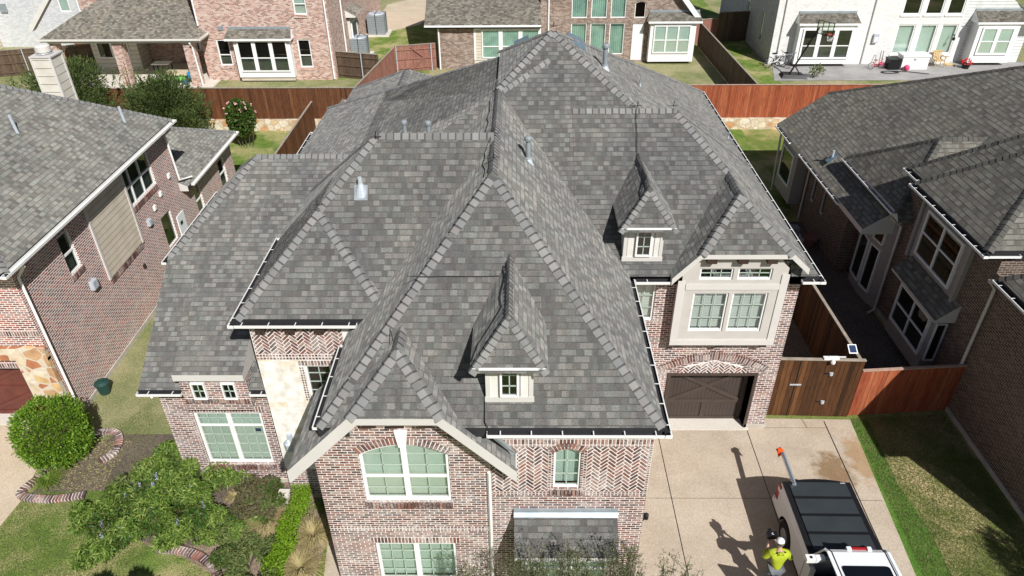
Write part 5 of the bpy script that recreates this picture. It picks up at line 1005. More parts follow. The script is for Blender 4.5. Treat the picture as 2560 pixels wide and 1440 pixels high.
# brick edging
def edging(label, path, w=.22, h=.11):
    t = MB(); q = [Vector((*p, 0)) for p in path]; out = []
    for i in range(len(q)-1):
        p0, p1, p2, p3 = q[max(i-1, 0)], q[i], q[i+1], q[min(i+2, len(q)-1)]
        for k in range(12):
            u = k/12; out.append(.5*((2*p1)+(-p0+p2)*u+(2*p0-5*p1+4*p2-p3)*u*u+(-p0+3*p1-3*p2+p3)*u**3))
    out.append(q[-1]); acc = 0
    for a, b in zip(out[:-1], out[1:]):
        L = (b-a).length; d = (b-a).normalized(); n = V(-d.y, d.x, 0)
        while acc < L:
            c = a+d*acc; o = [c+d*s*.032+n*v+V(0, 0, z) for z in (0, h+random.uniform(-.008, .008)) for v in (-w/2, w/2) for s in (-1, 1)]; t.hexa(o, 'brick_main_piece'); acc += .085
        acc -= L
    for a, b in zip(out[:-1], out[1:]):
        d = (b-a).normalized(); n = V(-d.y, d.x, 0); o = [p+n*v+V(0, 0, z) for z in (-.01, h-.012) for v in (-w/2+.008, w/2-.008) for p in (a, b)]; t.hexa(o, 'mortar')
    return tag(t.build('brick_edging'), label, 'garden edging')
edging('low curved brick edging around the bed of the round bush', [(-12.3, 13.5), (-13.2, 13.35), (-14.1, 13.5), (-13.95, 14.1), (-13.75, 14.6)])
edging('low brick edging curling round the far end of the bush bed', [(-13.2, 15.9), (-12.6, 15.95), (-12.25, 15.6), (-12.2, 15.1), (-12.45, 14.75)])
edging('pale curved brick edging of the front bed near the bottom edge', [(-9.5, 11.75), (-8.7, 11.65), (-8.1, 11.4), (-7.65, 11.0), (-7.4, 10.2)])
# vitex and garden shrubs
def palmate(label, blobs, n, mat='leaf_vitex', ll=(.13, .2), name='flowering_shrub', cat='shrub', flowers=0):
    x, y = np.mean([b[0] for b in blobs]), np.mean([b[1] for b in blobs]); t = thing(name, label, cat, (x, y, 0)); Ps, Ds = [], []
    tot = sum(b[3]**2 for b in blobs); tips = []
    sub = [(bx+random.gauss(0, .5)*br, by+random.gauss(0, .5)*br, bz*random.uniform(.55, 1.15), br*random.uniform(.3, .55), br**2/6) for bx, by, bz, br in blobs for _ in range(6)]
    mi_ = []
    for (bx, by, bz, br, wt) in sub:
        mk = random.choice((0, 0, 0, 0, 0, 1, 2))
        m = int(n*wt/tot/6); P, D = blob((bx, by, bz), (br, br, br*.7), m, .55); P[:, 2] = np.maximum(P[:, 2], .08)
        for p, d in zip(P, D):
            axis = d+np.array((0, 0, .7))+rng.normal(size=3)*.35; axis /= np.linalg.norm(axis); s1 = np.cross(axis, (.3, .5, .8)); s1 /= np.linalg.norm(s1); s2 = np.cross(axis, s1); a0 = rng.random()*6.28
            for k in range(6):
                a = a0+k*1.05; mi_.append(mk); Ps.append(p+axis*rng.uniform(-.03, .03)); Ds.append(axis*.35+s1*math.cos(a)+s2*math.sin(a)-np.array((0, 0, .15)))
        tips += list(P[:max(1, m//60)]+D[:max(1, m//60)]*.05)
    P = np.array(Ps); leafmesh('foliage', P, np.array(Ds), rng.uniform(*ll, len(P)), rng.uniform(.026, .042, len(P)), [mat, 'leaf_dull', 'leaf_rose'], t, np.array(mi_))
    stems('stem', t, [([(x+(bx-x)*.3, y+(by-y)*.3, 0), ((x+bx)/2, (y+by)/2, bz*.5), (bx, by, bz)], [.035, .025, .01]) for bx, by, bz, br in blobs])
    if flowers:
        idx = rng.choice(len(P), flowers); f = P[idx]; f = f[f[:, 2] > .7]; [leafmesh('flower', p+np.linspace(0, 1, 22)[:, None]*np.array((.05, .02, .26))+rng.normal(size=(22, 3))*.014, unit(22), .035, .03, ['flower_blue'], t) for p in f]
    return t
palmate('sprawling green shrub with blue flower spikes filling the left front bed', [(-9.9, 14.0, .9, .75), (-9.2, 13.6, .8, .7), (-10.4, 13.0, .9, .8), (-9.6, 12.7, 1.0, .85), (-8.7, 12.9, .8, .75), (-10.8, 12.3, .65, .7), (-9.9, 12.0, .8, .8), (-9.0, 11.9, .75, .7), (-11.1, 13.4, .6, .55), (-8.5, 13.6, .6, .5), (-10.9, 11.6, .45, .6), (-8.3, 12.2, .55, .5), (-10.0, 13.5, 1.1, .5), (-11.8, 12.5, .35, .45), (-10.3, 14.9, .5, .45)], 38000, ll=(.12, .2), flowers=30)
palmate('dull purple-green shrub beneath the dining window of the main house', [(-7.4, 13.5, .5, .5), (-6.9, 13.3, .45, .45), (-7.0, 12.7, .4, .45), (-7.6, 12.9, .4, .45)], 9000, 'leaf_purple', (.07, .12))
palmate('feathery green mound between the blue-flowered shrub and the hedge', [(-8.0, 12.2, .3, .45), (-7.5, 11.9, .35, .5), (-7.2, 12.3, .3, .4)], 9000, 'leaf_vitex', (.07, .11))
palmate('wide green ground shrub behind the pale brick edging at the bottom', [(-7.1, 11.2, .35, .55), (-6.8, 10.6, .4, .6), (-7.3, 10.2, .4, .55), (-6.7, 11.7, .3, .4)], 12000, 'leaf_dull', (.08, .13))
palmate('bushy plant against the left corner of the dining wing', [(-9.85, 14.6, .5, .4), (-9.9, 15.3, .35, .35), (-9.5, 14.0, .9, .4)], 4500, 'leaf_dull', (.1, .16))
# hedge
t = thing('clipped_hedge', 'narrow bright yellow-green clipped hedge beside the front walk', 'hedge', (-6.1, 12, 0)); n = 13000
u = rng.random(n); yy = 13.75-u*6.5; xx = -5.98-.035*(13.75-yy)-.3*(u > .75)*(u-.75)+rng.uniform(-.27, .27, n); zz = np.where(rng.random(n) < .6, .5+rng.normal(size=n)*.03, rng.random(n)*.5)
leafmesh('foliage', np.stack([xx+.06*np.sin(yy*5), yy, zz+.04*np.sin(yy*7)], 1), unit(n)+np.array((0, 0, .6)), .06, .035, ['leaf_hedge'], t)
stems('stem', t, [([(-6.0-.035*k, 13.6-k*.5, 0), (-6.0-.035*k, 13.6-k*.5, .35)], .015) for k in range(12)])
# ornamental grasses
def tuft(label, x, y, r, h, n, mat='grass_tan', group=None, lean=(0, 0), cat='grass clump'):
    mb_v, mb_f = [], []; t = thing('grass_clump', label, cat, (x, y, 0), group=group)
    for k in range(n):
        a = rng.random()*6.28; o = rng.random()*r*.2; L = h*rng.uniform(.6, 1.1); sp = r*rng.uniform(.3, 1.1); b = np.array((math.cos(a)*o, math.sin(a)*o, 0)); dr = np.array((math.cos(a)+lean[0], math.sin(a)+lean[1], 0)); sd = np.array((-math.sin(a), math.cos(a), 0))*.006
        k0 = len(mb_v)
        for q in (0, .35, .7, 1): p = b+dr*sp*q**1.6+np.array((0, 0, L*(q-.55*q**3))); mb_v += [p-sd*(1.3-q), p+sd*(1.3-q)]
        for q in range(3): mb_f.append((k0+2*q, k0+2*q+1, k0+2*q+3, k0+2*q+2))
    me = bpy.data.meshes.new('blade'); me.from_pydata([tuple(v) for v in mb_v], [], mb_f); me.materials.append(MATS[mat]); me.update(); o = bpy.data.objects.new('blade', me); S.collection.objects.link(o); o.parent = t; return t
tuft('big tan fountain grass left of the clipped hedge', -6.75, 12.5, .75, .75, 1100, lean=(-.1, .1)); tuft('tan fountain grass between the hedge and the front walk', -5.45, 12.1, .6, .7, 800); tuft('tan-green grass clump at the bottom edge beside the walk', -5.55, 11.1, .65, .7, 900)
tuft('small green-gold grass tuft near the stone tower base', -5.3, 13.1, .35, .5, 350, 'grass_green'); tuft('pale yellow grass tuft under the dining window', -7.95, 13.4, .3, .45, 300); tuft('spiky dark green tuft in front of the round bush', -13.55, 13.95, .45, .5, 420, 'grass_green'); tuft('bright green strappy clump at the bottom edge by the brick edging', -7.35, 9.9, .6, .6, 500, 'grass_green'); tuft('drooping tan-green grass clump leaning on the dining wing corner', -8.95, 13.75, .4, .9, 300, 'grass_green')
# litter and garden bits
n = 1400; P = np.stack([rng.uniform(-13.6, -11.9, n), rng.uniform(13.7, 15.6, n), np.full(n, .02)], 1); D = unit(n)*np.array((1, 1, .1)); o = leafmesh('fallen_leaves', P, D, .05, .03, ['grass_tan']); o['kind'] = 'stuff'
n = 1500; P = np.stack([rng.uniform(-8.6, -6.4, n), rng.uniform(10.5, 13.9, n), np.full(n, .025)], 1); D = unit(n)*np.array((1, 1, .1)); o = leafmesh('wood_chips', P, D, .06, .02, ['leaf_purple']); o['kind'] = 'stuff'
# lawn blades
def blades(name, poly, n, z=0.):
    xs = [p[0] for p in poly]; ys = [p[1] for p in poly]; P = np.stack([rng.uniform(min(xs), max(xs), n), rng.uniform(min(ys), max(ys), n), np.full(n, z)], 1); ok = np.ones(n, bool)
    for i in range(len(poly)):
        a, b = poly[i], poly[(i+1) % len(poly)]; ok &= ((b[0]-a[0])*(P[:, 1]-a[1])-(b[1]-a[1])*(P[:, 0]-a[0])) >= 0
    P = P[ok]; D = unit(len(P))*np.array((1, 1, .3))+np.array((0, 0, .7)); o = leafmesh(name, P, D, rng.uniform(.04, .08, len(P)), .012, ['blade_lawn']); o['kind'] = 'stuff'
blades('grass', [(10.05, 9), (13.5, 9), (13.5, 16.8), (10.45, 16.6)], 60000); blades('grass', [(-14, 9), (-7.5, 9), (-9.7, 13), (-9.7, 17), (-12, 17.5), (-14, 13.2)], 60000)
# young trees at the bottom edge
def twiggy(label, x, y, h, n, spread=.8, grp=None):
    t = thing('young_tree', label, 'tree', (x, y, 0), group=grp); segs = [([(x, y, 0), (x+.03, y, h*.3), (x-.02, y+.02, h*.62)], [.05, .04, .025])]; Ps, Ds = [], []
    for k in range(n):
        z0 = h*rng.uniform(.18, .6); a = rng.random()*6.28; s_ = spread*rng.uniform(.25, 1.0); top = h*rng.uniform(.75, 1.05)*(1-.25*s_/spread); p0 = np.array((x, y, z0)); p3 = np.array((x+math.cos(a)*s_, y+math.sin(a)*s_*.8, top)); mid = (p0+p3)/2+np.array((math.cos(a)*.12, math.sin(a)*.12, -.12))
        segs.append(([p0, mid, p3], [.014, .009, .003]))
        for q in range(95):
            u = rng.random(); p = (1-u)**2*p0+2*u*(1-u)*mid+u*u*p3; Ps.append(p+rng.normal(size=3)*.05); Ds.append((p3-p0)/np.linalg.norm(p3-p0)+rng.normal(size=3)*.8)
        for j in range(5):
            u = rng.uniform(.4, .95); p = (1-u)**2*p0+2*u*(1-u)*mid+u*u*p3; e = p+rng.normal(size=3)*np.array((.16, .16, .08))+np.array((0, 0, .14)); segs.append(([p, e], [.005, .002]))
            for q in range(12): w_ = rng.random(); Ps.append(p+(e-p)*w_+rng.normal(size=3)*.015); Ds.append(e-p+rng.normal(size=3)*.12)
    stems('trunk', t, segs, 'bark', 4); leafmesh('crown', np.array(Ps), np.array(Ds), rng.uniform(.04, .075, len(Ps)), .018, ['twig_leaf'], t)
twiggy('thin leafy young tree in front of the low bay roof, left one', .15, 9.25, 3.8, 24, .6, 'young trees in front of the low bay roof'); twiggy('thin leafy young tree in front of the low bay roof, middle one', 1.05, 9.2, 4.05, 26, .65, 'young trees in front of the low bay roof'); twiggy('thin leafy young tree in front of the low bay roof, right one', 2.1, 9.25, 3.9, 26, .65, 'young trees in front of the low bay roof')
twiggy('sparse young tree over the edge of the driveway at the bottom', 3.3, 9.15, 3.6, 22, .6); twiggy('sparse young tree below the front double window', -1.0, 9.3, 3.2, 14, .45)
evergreen('dark blurred-looking evergreen tip at the very bottom left', -7.9, 7.6, .6, 3.7, 5, n=7000, mat='leaf_conifer'); evergreen('lower dark evergreen tip left of the other one at the bottom edge', -9.0, 7.8, .55, 3.3, 6, n=6000, mat='leaf_conifer')
t = thing('potted_branch', 'scraggly leafy sprig beside the basketball hoop base', 'plant', (19.9, 48.1, .7)); P, D = blob((19.9, 48.1, 1.25), (.65, .3, .4), 260, .3); leafmesh('foliage', P, unit(260), .14, .08, ['leaf_dull'], t); stems('stem', t, [([(19.7, 48.1, .7), (19.9+a, 48.1, 1.4)], [.02, .008]) for a in (-.3, 0, .4)])

evergreen('leafy tree just beyond the lower right corner of the photo, shading the lawn', 15.6, 6.2, 1.5, 5.0, 7, n=6000, mat='leaf_rose', low=.35)
# ================================================================ vents on the main roof
plumb(.23, 16.95, 8.62, .62, .065); plumb(2.55, 21.44, 9.6, .66, .07); plumb(3.84, 22.56, 8.66, .34, .025, cap=False)
plumb(-3.3, 19.75, 8.05, .55, .06); plumb(-2.5, 18.9, 8.3, .6, .06); plumb(7.61, 24.85, 5.95, .35, .025, cap=False)
q = MB(); q.lathe((-3.75, 15.45, 8.5), [(.17, -.05), (.12, .12), (.06, .26), (.05, .42), (.0, .42)], 'galvanised', 14); q.face([(-3.91, 15.27, 8.41), (-3.59, 15.27, 8.41), (-3.59, 15.5, 8.7), (-3.91, 15.5, 8.7)], 'vent_grey'); q.build('cone_vent', mh)
def slant(x, y, z, sx):
    b = MB(); c = [V(x+a, y+w, z+e) for e0, (a0, a1) in ((0, (-.26, .2)),) for a, w, e in ((-.26, -.2, .0 if sx < 0 else .3), (.2, -.2, .3 if sx < 0 else 0), (-.26, .2, 0 if sx < 0 else .3), (.2, .2, .3 if sx < 0 else 0), (-.26, -.2, .14 if sx < 0 else .34), (.2, -.2, .34 if sx < 0 else .14), (-.26, .2, .14 if sx < 0 else .34), (.2, .2, .34 if sx < 0 else .14))]
    b.hexa(c, 'vent_blue'); c2 = [p+V(-.03 if sx < 0 else .03, 0, .05) for p in c]; b.box(x-.3, x+.24, y-.24, y+.24, z+.08, z+.1, 'vent_blue') if 0 else None; return b.build('slant_vent', mh)
slant(.1, 23.1, 9.78, -1); slant(.12, 22.35, 9.78, -1); slant(1.75, 22.5, 10.02, 1); slant(1.78, 21.85, 10.0, 1)
# lightning cable running over the ridges
def cable(pts, r=.008, nm_='roof_cable', par=mh):
    mb = MB(); P_ = [V(*p) for p in pts]; o = []
    for a, b in zip(P_[:-1], P_[1:]):
        k = max(2, int((b-a).length/.35))
        for i in range(k): o.append(a.lerp(b, i/k)+V(random.uniform(-.02, .02), random.uniform(-.02, .02), random.uniform(0, .012)))
    o.append(P_[-1]); mb.tube(o, r, 'cable', 4); return mb.build(nm_, par)
cable([(-.68, 16.2, 9.6), (-.7, 14.4, 9.5)]); cable([(-.62, 19.5, 9.66), (-.66, 16.4, 9.64)]); cable([(-2.7, 11.9, 7.2), (-2.52, 11.3, 7.3)], .008); cable([(-2.35, 12.6, 7.98), (-.3, 12.62, 7.98), (-.25, 12.7, 8.26), (-.27, 11.2, 8.26), (-.85, 10.5, 7.45)], .009)
cable([(3.25, 19.4, 9.14), (3.22, 18.3, 8.12), (3.25, 16.9, 8.24), (3.0, 16.3, 7.8)], .009); cable([(-.7, 10.95, 6.42), (-.7, 10.4, 5.95), (-.6, 10.2, 5.85)], .009); cable([(-1.0, 10.6, 6.3), (-1.7, 11.15, 7.15)], .007) if 0 else None
cable([(-4.2, 15.4, 8.95), (-4.65, 14.9, 8.4), (-5.9, 13.7, 7.1)], .006) if 0 else None
def spike(x, y, z, h=.17):
    b = MB(); b.tube([(x, y, z), (x, y, z+h)], .01, 'cable', 4); b.tube([(x-.12, y, z+.03), (x+.12, y+.05, z+.03)], .01, 'cable', 4); b.build('lightning_rod', mh)
for p in ((-.56, 14.9, 9.62), (-.6, 16.3, 9.62), (-3.4, 16.15, 9.6), (-4.75, 15.1, 8.35), (3.3, 19.45, 9.15), (4.3, 19.45, 9.15), (1.0, 21.3, 10.85)): spike(*p)
wl1 = MB(); wl1.box(-6.1, -5.98, 13.42, 13.5, 2.3, 2.5, 'galvanised'); wl1.lathe((-6.04, 13.3, 2.05), [(.04, 0), (.1, .05), (.12, .3), (.05, .38), (0, .42)], 'galvanised', 10); wl1.build('wall_lamp', mh)
wl2 = MB(); wl2.box(2.83, 2.9, 10.9, 11.0, 2.3, 2.5, 'black_plastic'); wl2.lathe((2.95, 10.95, 2.3), [(.03, 0), (.06, .03), (.06, .16), (0, .2)], 'black_plastic', 8); wl2.build('wall_lamp', mh)
# ================================================================ pickup truck
tk = thing('pickup_truck', 'white pickup truck with a black folding bed cover and its door open', 'truck', (7.78, 12.95, 0), math.pi-.012, local=True)
def prismx(mb, prof, x0, x1, mat, x0t=None, x1t=None):   # profile in (y,z), swept along x
    f = [V(x0, y, z) for y, z in prof]; g_ = [V(x1, y, z) for y, z in prof]; mb.face(f[::-1], mat); mb.face(g_, mat)
    for i in range(len(prof)): j = (i+1) % len(prof); mb.face([f[i], f[j], g_[j], g_[i]], mat)
b = MB()
def arch_prof(y0, y1, zb, zt, cy, r):
    p = [(y0, zb)]; 
    for k in range(13): a = math.pi*(1-k/12); p.append((cy+math.cos(a)*r, zb+math.sin(a)*r*.9))
    return p+[(y1, zb), (y1, zt), (y0, zt)]
for s in (-1, 1):
    prof = arch_prof(.06, 2.26, .48, 1.16, 1.05, .47); n_ = len(prof); out_ = [V(s*.93, y, z) for y, z in prof]; 
    b.face(out_ if s > 0 else out_[::-1], 'white_paint_car')
    for (y0, z0), (y1, z1) in zip(prof[:-3], prof[1:-2]): b.face([V(s*.93, y0, z0), V(s*.93, y1, z1), V(s*.7, y1, z1), V(s*.7, y0, z0)], 'black_plastic')
    b.hexa([V(s*.93, .06, 1.16), V(s*.93, 2.26, 1.16), V(s*.72, .06, 1.16), V(s*.72, 2.26, 1.16), V(s*.86, .06, 1.34), V(s*.86, 2.26, 1.34), V(s*.72, .06, 1.34), V(s*.72, 2.26, 1.34)], 'white_paint_car')
b.box(-.86, .86, .06, 2.02, .55, .62, 'black_plastic'); b.build('bed', tk)
tg = MB(); tg.box(-.8, .8, 0, .06, .6, 1.28, 'white_paint_car')
arc = [(-.84, .1), (-.6, .02), (-.3, -.03), (0, -.045), (.3, -.03), (.6, .02), (.84, .1)]
for (x0, y0), (x1, y1) in zip(arc[:-1], arc[1:]): tg.hexa([V(x0, y0, 1.28), V(x1, y1, 1.28), V(x0, .14, 1.28), V(x1, .14, 1.28), V(x0, y0+.02, 1.37), V(x1, y1+.02, 1.37), V(x0, .14, 1.385), V(x1, .14, 1.385)], 'black_plastic')
tg.build('tailgate', tk)
bp = MB(); bp.box(-.9, .9, -.14, .02, .42, .6, 'white_paint_car'); bp.box(-.5, .5, -.15, -.02, .601, .63, 'black_plastic'); bp.build('bumper', tk)
for s in (-1, 1):
    tl_ = MB(); tl_.hexa([V(s*.945, .0, .8), V(s*.945, .2, .8), V(s*.8, .0, .8), V(s*.8, .2, .8), V(s*.92, .02, 1.26), V(s*.92, .2, 1.26), V(s*.8, .02, 1.26), V(s*.8, .2, 1.26)], 'tail_red'); tl_.build('tail_light', tk)
for s in (-1, 1): rl = MB(); rl.box(min(s*.72, s*.88), max(s*.72, s*.88), 0.08, 2.3, 1.335, 1.375, 'black_plastic'); rl.build('bed_rail', tk)
tc_ = MB()
for k in range(4):
    y0 = .12+k*.54; tc_.box(-.735, .735, y0, y0+.45, 1.36, 1.405, 'tonneau'); 
    if k < 3:
        for q in (.465, .505): tc_.box(-.735, .735, y0+q, y0+q+.03, 1.36, 1.41, 'black_plastic')
tc_.box(-.73, .73, .12, 2.28, 1.34, 1.375, 'black_plastic'); tc_.build('bed_cover', tk)
bd = MB(); bd.box(-.72, -.6, .135, .15, 1.406, 1.408, 'cap_white'); bd.build('badge', tk)
def cabsec(y, zb, zt, wb, wt): return [V(-wb, y, zb), V(-wt, y, zt), V(wt, y, zt), V(wb, y, zb)]
cb_ = MB(); cb_.box(-.93, -.8, 2.06, 4.7, .45, 1.22, 'white_paint_car'); cb_.box(.8, .93, 3.5, 4.7, .45, 1.22, 'white_paint_car'); cb_.box(.8, .93, 2.06, 2.4, .45, 1.22, 'white_paint_car'); cb_.box(-.8, .8, 2.06, 2.1, .5, 1.22, 'white_paint_car'); cb_.box(-.93, .93, 2.1, 4.7, .4, .5, 'black_plastic')
secs = [(2.12, 1.22, 1.34, .9, .86), (2.3, 1.22, 1.86, .9, .7), (2.42, 1.22, 1.93, .9, .68), (3.3, 1.22, 1.97, .9, .68), (4.1, 1.22, 1.93, .9, .67), (4.75, 1.22, 1.3, .9, .8)]
for (a, b2) in zip(secs[:-1], secs[1:]):
    A_, B_ = cabsec(*a), cabsec(*b2); hi = a[2] > 1.8 and b2[2] > 1.8
    cb_.face([A_[1], A_[2], B_[2], B_[1]], 'white_paint_car' if hi else 'black_glass')
    for i, j in ((0, 1), (3, 2)):
        if i == 3 and 2.3 <= a[0] < 3.3: continue
        cb_.face([A_[i], B_[i], B_[j], A_[j]] if i == 3 else [A_[i], A_[j], B_[j], B_[i]], 'black_glass')
for s in (-1, 1):
    for a, b2 in zip(secs[:-1], secs[1:]): cb_.bar((s*a[4], a[0], a[2]+.005), (s*b2[4], b2[0], b2[2]+.005), .07, .03, 'white_paint_car'); cb_.bar((s*(a[4]-.075), a[0], a[2]+.008), (s*(b2[4]-.075), b2[0], b2[2]+.008), .02, .012, 'black_plastic')
    for y in (3.32, 4.12): cb_.bar((s*.9, y, 1.22), (s*.68, y, 1.95), .05, .08, 'white_paint_car')
cb_.box(-.88, .88, 2.1, 2.2, 1.2, 1.33, 'white_paint_car'); cb_.box(-.78, .78, 2.3, 4.6, .55, .9, 'dark_cloth'); cb_.box(.3, .75, 2.9, 3.1, .9, 1.5, 'grey_cloth'); cb_.build('cab', tk)
sr = MB(); pts = []
for cx, cy, a0 in ((.46, 3.95, 0), (-.46, 3.95, 90), (-.46, 2.88, 180), (.46, 2.88, 270)):
    for k in range(6): a = math.radians(a0+k*18); pts.append(V(cx+.07*math.cos(a), cy+.07*math.sin(a), 1.975))
sr.face(pts, 'black_glass'); sr.face([p+V(0, 0, -.03) for p in pts][::-1], 'black_glass')
for i in range(len(pts)): sr.face([pts[i], pts[i]-V(0, 0, .03), pts[(i+1) % len(pts)]-V(0, 0, .03), pts[(i+1) % len(pts)]], 'black_glass')
sr.build('sunroof', tk)
bl_ = MB(); bl_.box(-.25, .12, 2.27, 2.31, 1.86, 1.915, 'tail_red'); bl_.box(-.34, -.25, 2.27, 2.36, 1.87, 1.935, 'cap_white'); bl_.box(.12, .22, 2.27, 2.36, 1.87, 1.935, 'cap_white'); bl_.build('brake_light', tk)
hd_ = MB(); hd_.hexa([V(-.9, 4.7, .5), V(.9, 4.7, .5), V(-.85, 5.9, .5), V(.85, 5.9, .5), V(-.85, 4.7, 1.3), V(.85, 4.7, 1.3), V(-.78, 5.85, 1.1), V(.78, 5.85, 1.1)], 'white_paint_car'); hd_.build('hood', tk)
for s in (-1, 1):
    for y in (1.05, 4.95):
        wh = MB(); M_ = Matrix.Translation(V(s*.8, y, .4)) @ Matrix.Rotation(math.radians(90), 4, 'Y'); wh.lathe((0, 0, 0), [(.0, -.13), (.24, -.13), (.38, -.12), (.4, -.08), (.4, .08), (.38, .12), (.24, .13), (0, .13)], 'rubber', 20, M_); wo_ = wh.build('wheel', tk)
        ri = MB(); ri.lathe((0, 0, 0), [(0, -.135), (.22, -.135), (.23, 0), (.22, .135), (0, .14)], 'aluminium', 14, M_); ri.build('rim', wo_)
dr = MB(); c0 = V(.93, 3.35, 0); d_ = V(.93, -.18, 0).normalized(); n_ = V(d_.y, -d_.x, 0)
def dq(a, b, z0, z1, m, th=.05, a1=None, b1=None):
    a1 = a if a1 is None else a1; b1 = b if b1 is None else b1
    dr.hexa([c0+d_*a-n_*th/2+V(0, 0, z0), c0+d_*b-n_*th/2+V(0, 0, z0), c0+d_*a+n_*th/2+V(0, 0, z0), c0+d_*b+n_*th/2+V(0, 0, z0), c0+d_*a1-n_*th/2+V(0, 0, z1), c0+d_*b1-n_*th/2+V(0, 0, z1), c0+d_*a1+n_*th/2+V(0, 0, z1), c0+d_*b1+n_*th/2+V(0, 0, z1)], m)
dq(0, .95, .5, 1.22, 'white_paint_car'); dq(0, .07, 1.22, 1.8, 'white_paint_car', a1=.1, b1=.17); dq(.86, .93, 1.22, 1.8, 'white_paint_car', a1=.78, b1=.85); dq(.1, .85, 1.8, 1.87, 'white_paint_car'); dq(.08, .86, 1.23, 1.79, 'black_glass', .01, .17, .78); dr.build('door', tk)
wl_ = MB(); wl_.box(.93, 1.14, 2.35, 2.5, 1.62, 1.74, 'plastic_white'); wl_.box(1.0, 1.06, 2.4, 2.46, 1.74, 1.75, 'black_plastic'); wl_.hexa([V(.72, 2.36, 1.7), V(.92, 2.36, 1.62), V(.72, 2.5, 1.7), V(.92, 2.5, 1.62), V(.72, 2.36, 1.76), V(.92, 2.36, 1.74), V(.72, 2.5, 1.76), V(.92, 2.5, 1.74)], 'plastic_white'); wl_.build('side_mirror', tk)
for o_ in tk.children:
    if o_.name.split('.')[0] in ('cab', 'sunroof', 'brake_light', 'hood', 'door', 'side_mirror'): o_.location.y += .2
sm_ = MB()
for s_ in (-1, 1):
    for y_ in (2.28, 3.55, 4.72): sm_.box(min(s_*.925, s_*.935), max(s_*.925, s_*.935), y_, y_+.012, .5, 1.22, 'black_plastic')
sm_.build('panel_gap', tk); dh = MB(); dh.box(-.955, -.93, 3.2, 3.42, 1.02, 1.06, 'aluminium'); dh.build('door_handle', tk)
ld_ = thing('pole', 'square aluminium pole sticking out past the truck tailgate with an orange flag', 'pole', (7.1, 12.5, 1.42))
b = MB(); b.bar((7.125, 12.72, 1.45), (7.17, 13.92, 1.43), .06, .07, 'aluminium'); b.bar((7.18, 12.72, 1.43), (7.225, 13.92, 1.41), .045, .06, 'vent_grey'); b.build('shaft', ld_); b = MB(); g0 = []
for i in range(5):
    for j in range(5): g0.append(V(7.08+i*.05+random.uniform(-.01, .01), 13.8+j*.07+random.uniform(-.01, .01), 1.5-abs(i-2)*.06-(j-2)**2*.02+random.uniform(-.03, .02)))
for i in range(4):
    for j in range(4): b.face([g0[i*5+j], g0[i*5+j+5], g0[i*5+j+6], g0[i*5+j+1]], 'orange_cloth')
b.hexa([V(7.06, 13.85, 1.38), V(7.24, 13.85, 1.36), V(7.08, 13.95, 1.38), V(7.22, 13.95, 1.36), V(7.07, 13.84, 1.47), V(7.22, 13.84, 1.47), V(7.09, 13.96, 1.47), V(7.2, 13.96, 1.47)], 'orange_cloth'); b.build('flag', ld_, merge=True)
# ================================================================ person
def skinfig(name, verts, edges, radii, mat, parent, root=0, sub=2):
    me = bpy.data.meshes.new(name); me.from_pydata([tuple(v) for v in verts], edges, []); o = bpy.data.objects.new(name, me); S.collection.objects.link(o)
    if parent is not None: o.parent = parent
    m = o.modifiers.new('Skin', 'SKIN'); sk = me.skin_vertices[0].data if me.skin_vertices else None
    if sk is None:
        bm = bmesh.new(); bm.from_mesh(me); bm.verts.layers.skin.verify(); bm.to_mesh(me); bm.free(); sk = me.skin_vertices[0].data
    for i, r in enumerate(radii): sk[i].radius = (r, r) if not isinstance(r, tuple) else r; sk[i].use_root = (i == root)
    m.use_smooth_shade = True; s_ = o.modifiers.new('Sub', 'SUBSURF'); s_.levels = sub; s_.render_levels = sub; me.materials.append(MATS[mat]); return o
pp = thing('person', 'person in a lime green hoodie and white cap holding a camera beside the truck bed', 'person', (6.15, 10.62, 0), local=True)
bv = [(0, 0, .95), (0, .02, 1.12), (0, .04, 1.3), (0, .06, 1.43), (0, .09, 1.52), (0, .12, 1.6),
      (-.09, 0, .9), (-.16, -.04, .5), (-.2, -.12, .1), (-.2, .0, .05), (.09, 0, .9), (.1, .03, .5), (.1, .0, .1), (.1, .13, .05),
      (-.17, .07, 1.41), (-.3, .1, 1.17), (-.2, .27, 1.34), (-.16, .34, 1.46), (.17, .07, 1.41), (.33, .06, 1.19), (.16, .26, 1.28), (.02, .33, 1.42)]
be = [(0, 1), (1, 2), (2, 3), (3, 4), (4, 5), (0, 6), (6, 7), (7, 8), (8, 9), (0, 10), (10, 11), (11, 12), (12, 13), (3, 14), (14, 15), (15, 16), (16, 17), (3, 18), (18, 19), (19, 20), (20, 21)]
br_ = [.08, .07, .08, .06, .05, .055, .08, .055, .04, .035, .08, .055, .04, .035, .055, .04, .03, .026, .055, .04, .03, .026]
for hx, base, sgn in ((-.16, 17, 1), (.02, 21, -1)):
    for k in range(4): i = len(bv); z = bv[base]; bv += [(z[0]+sgn*(.0+.0)+(-.03+.02*k), z[1]+.05, z[2]+.02), (z[0]+(-.03+.02*k)+sgn*.02, z[1]+.085-.004*abs(k-1), z[2]+.035)]; be += [(base, i), (i, i+1)]; br_ += [.009, .008]
    i = len(bv); z = bv[base]; bv += [(z[0]+sgn*.035, z[1]+.01, z[2]+.03), (z[0]+sgn*.04, z[1]+.04, z[2]+.055)]; be += [(base, i), (i, i+1)]; br_ += [.011, .009]
body = skinfig('body', bv, be, br_, 'skin', pp)
hv = MB(); M_ = Matrix.Translation(V(0, .14, 1.68)) @ Matrix.Rotation(math.radians(-14), 4, 'X')
prof = [(0, -.12), (.045, -.11), (.07, -.07), (.078, -.02), (.084, .04), (.075, .08), (.045, .11), (0, .12)]; hv.lathe((0, 0, 0), prof, 'skin', 20, M_)
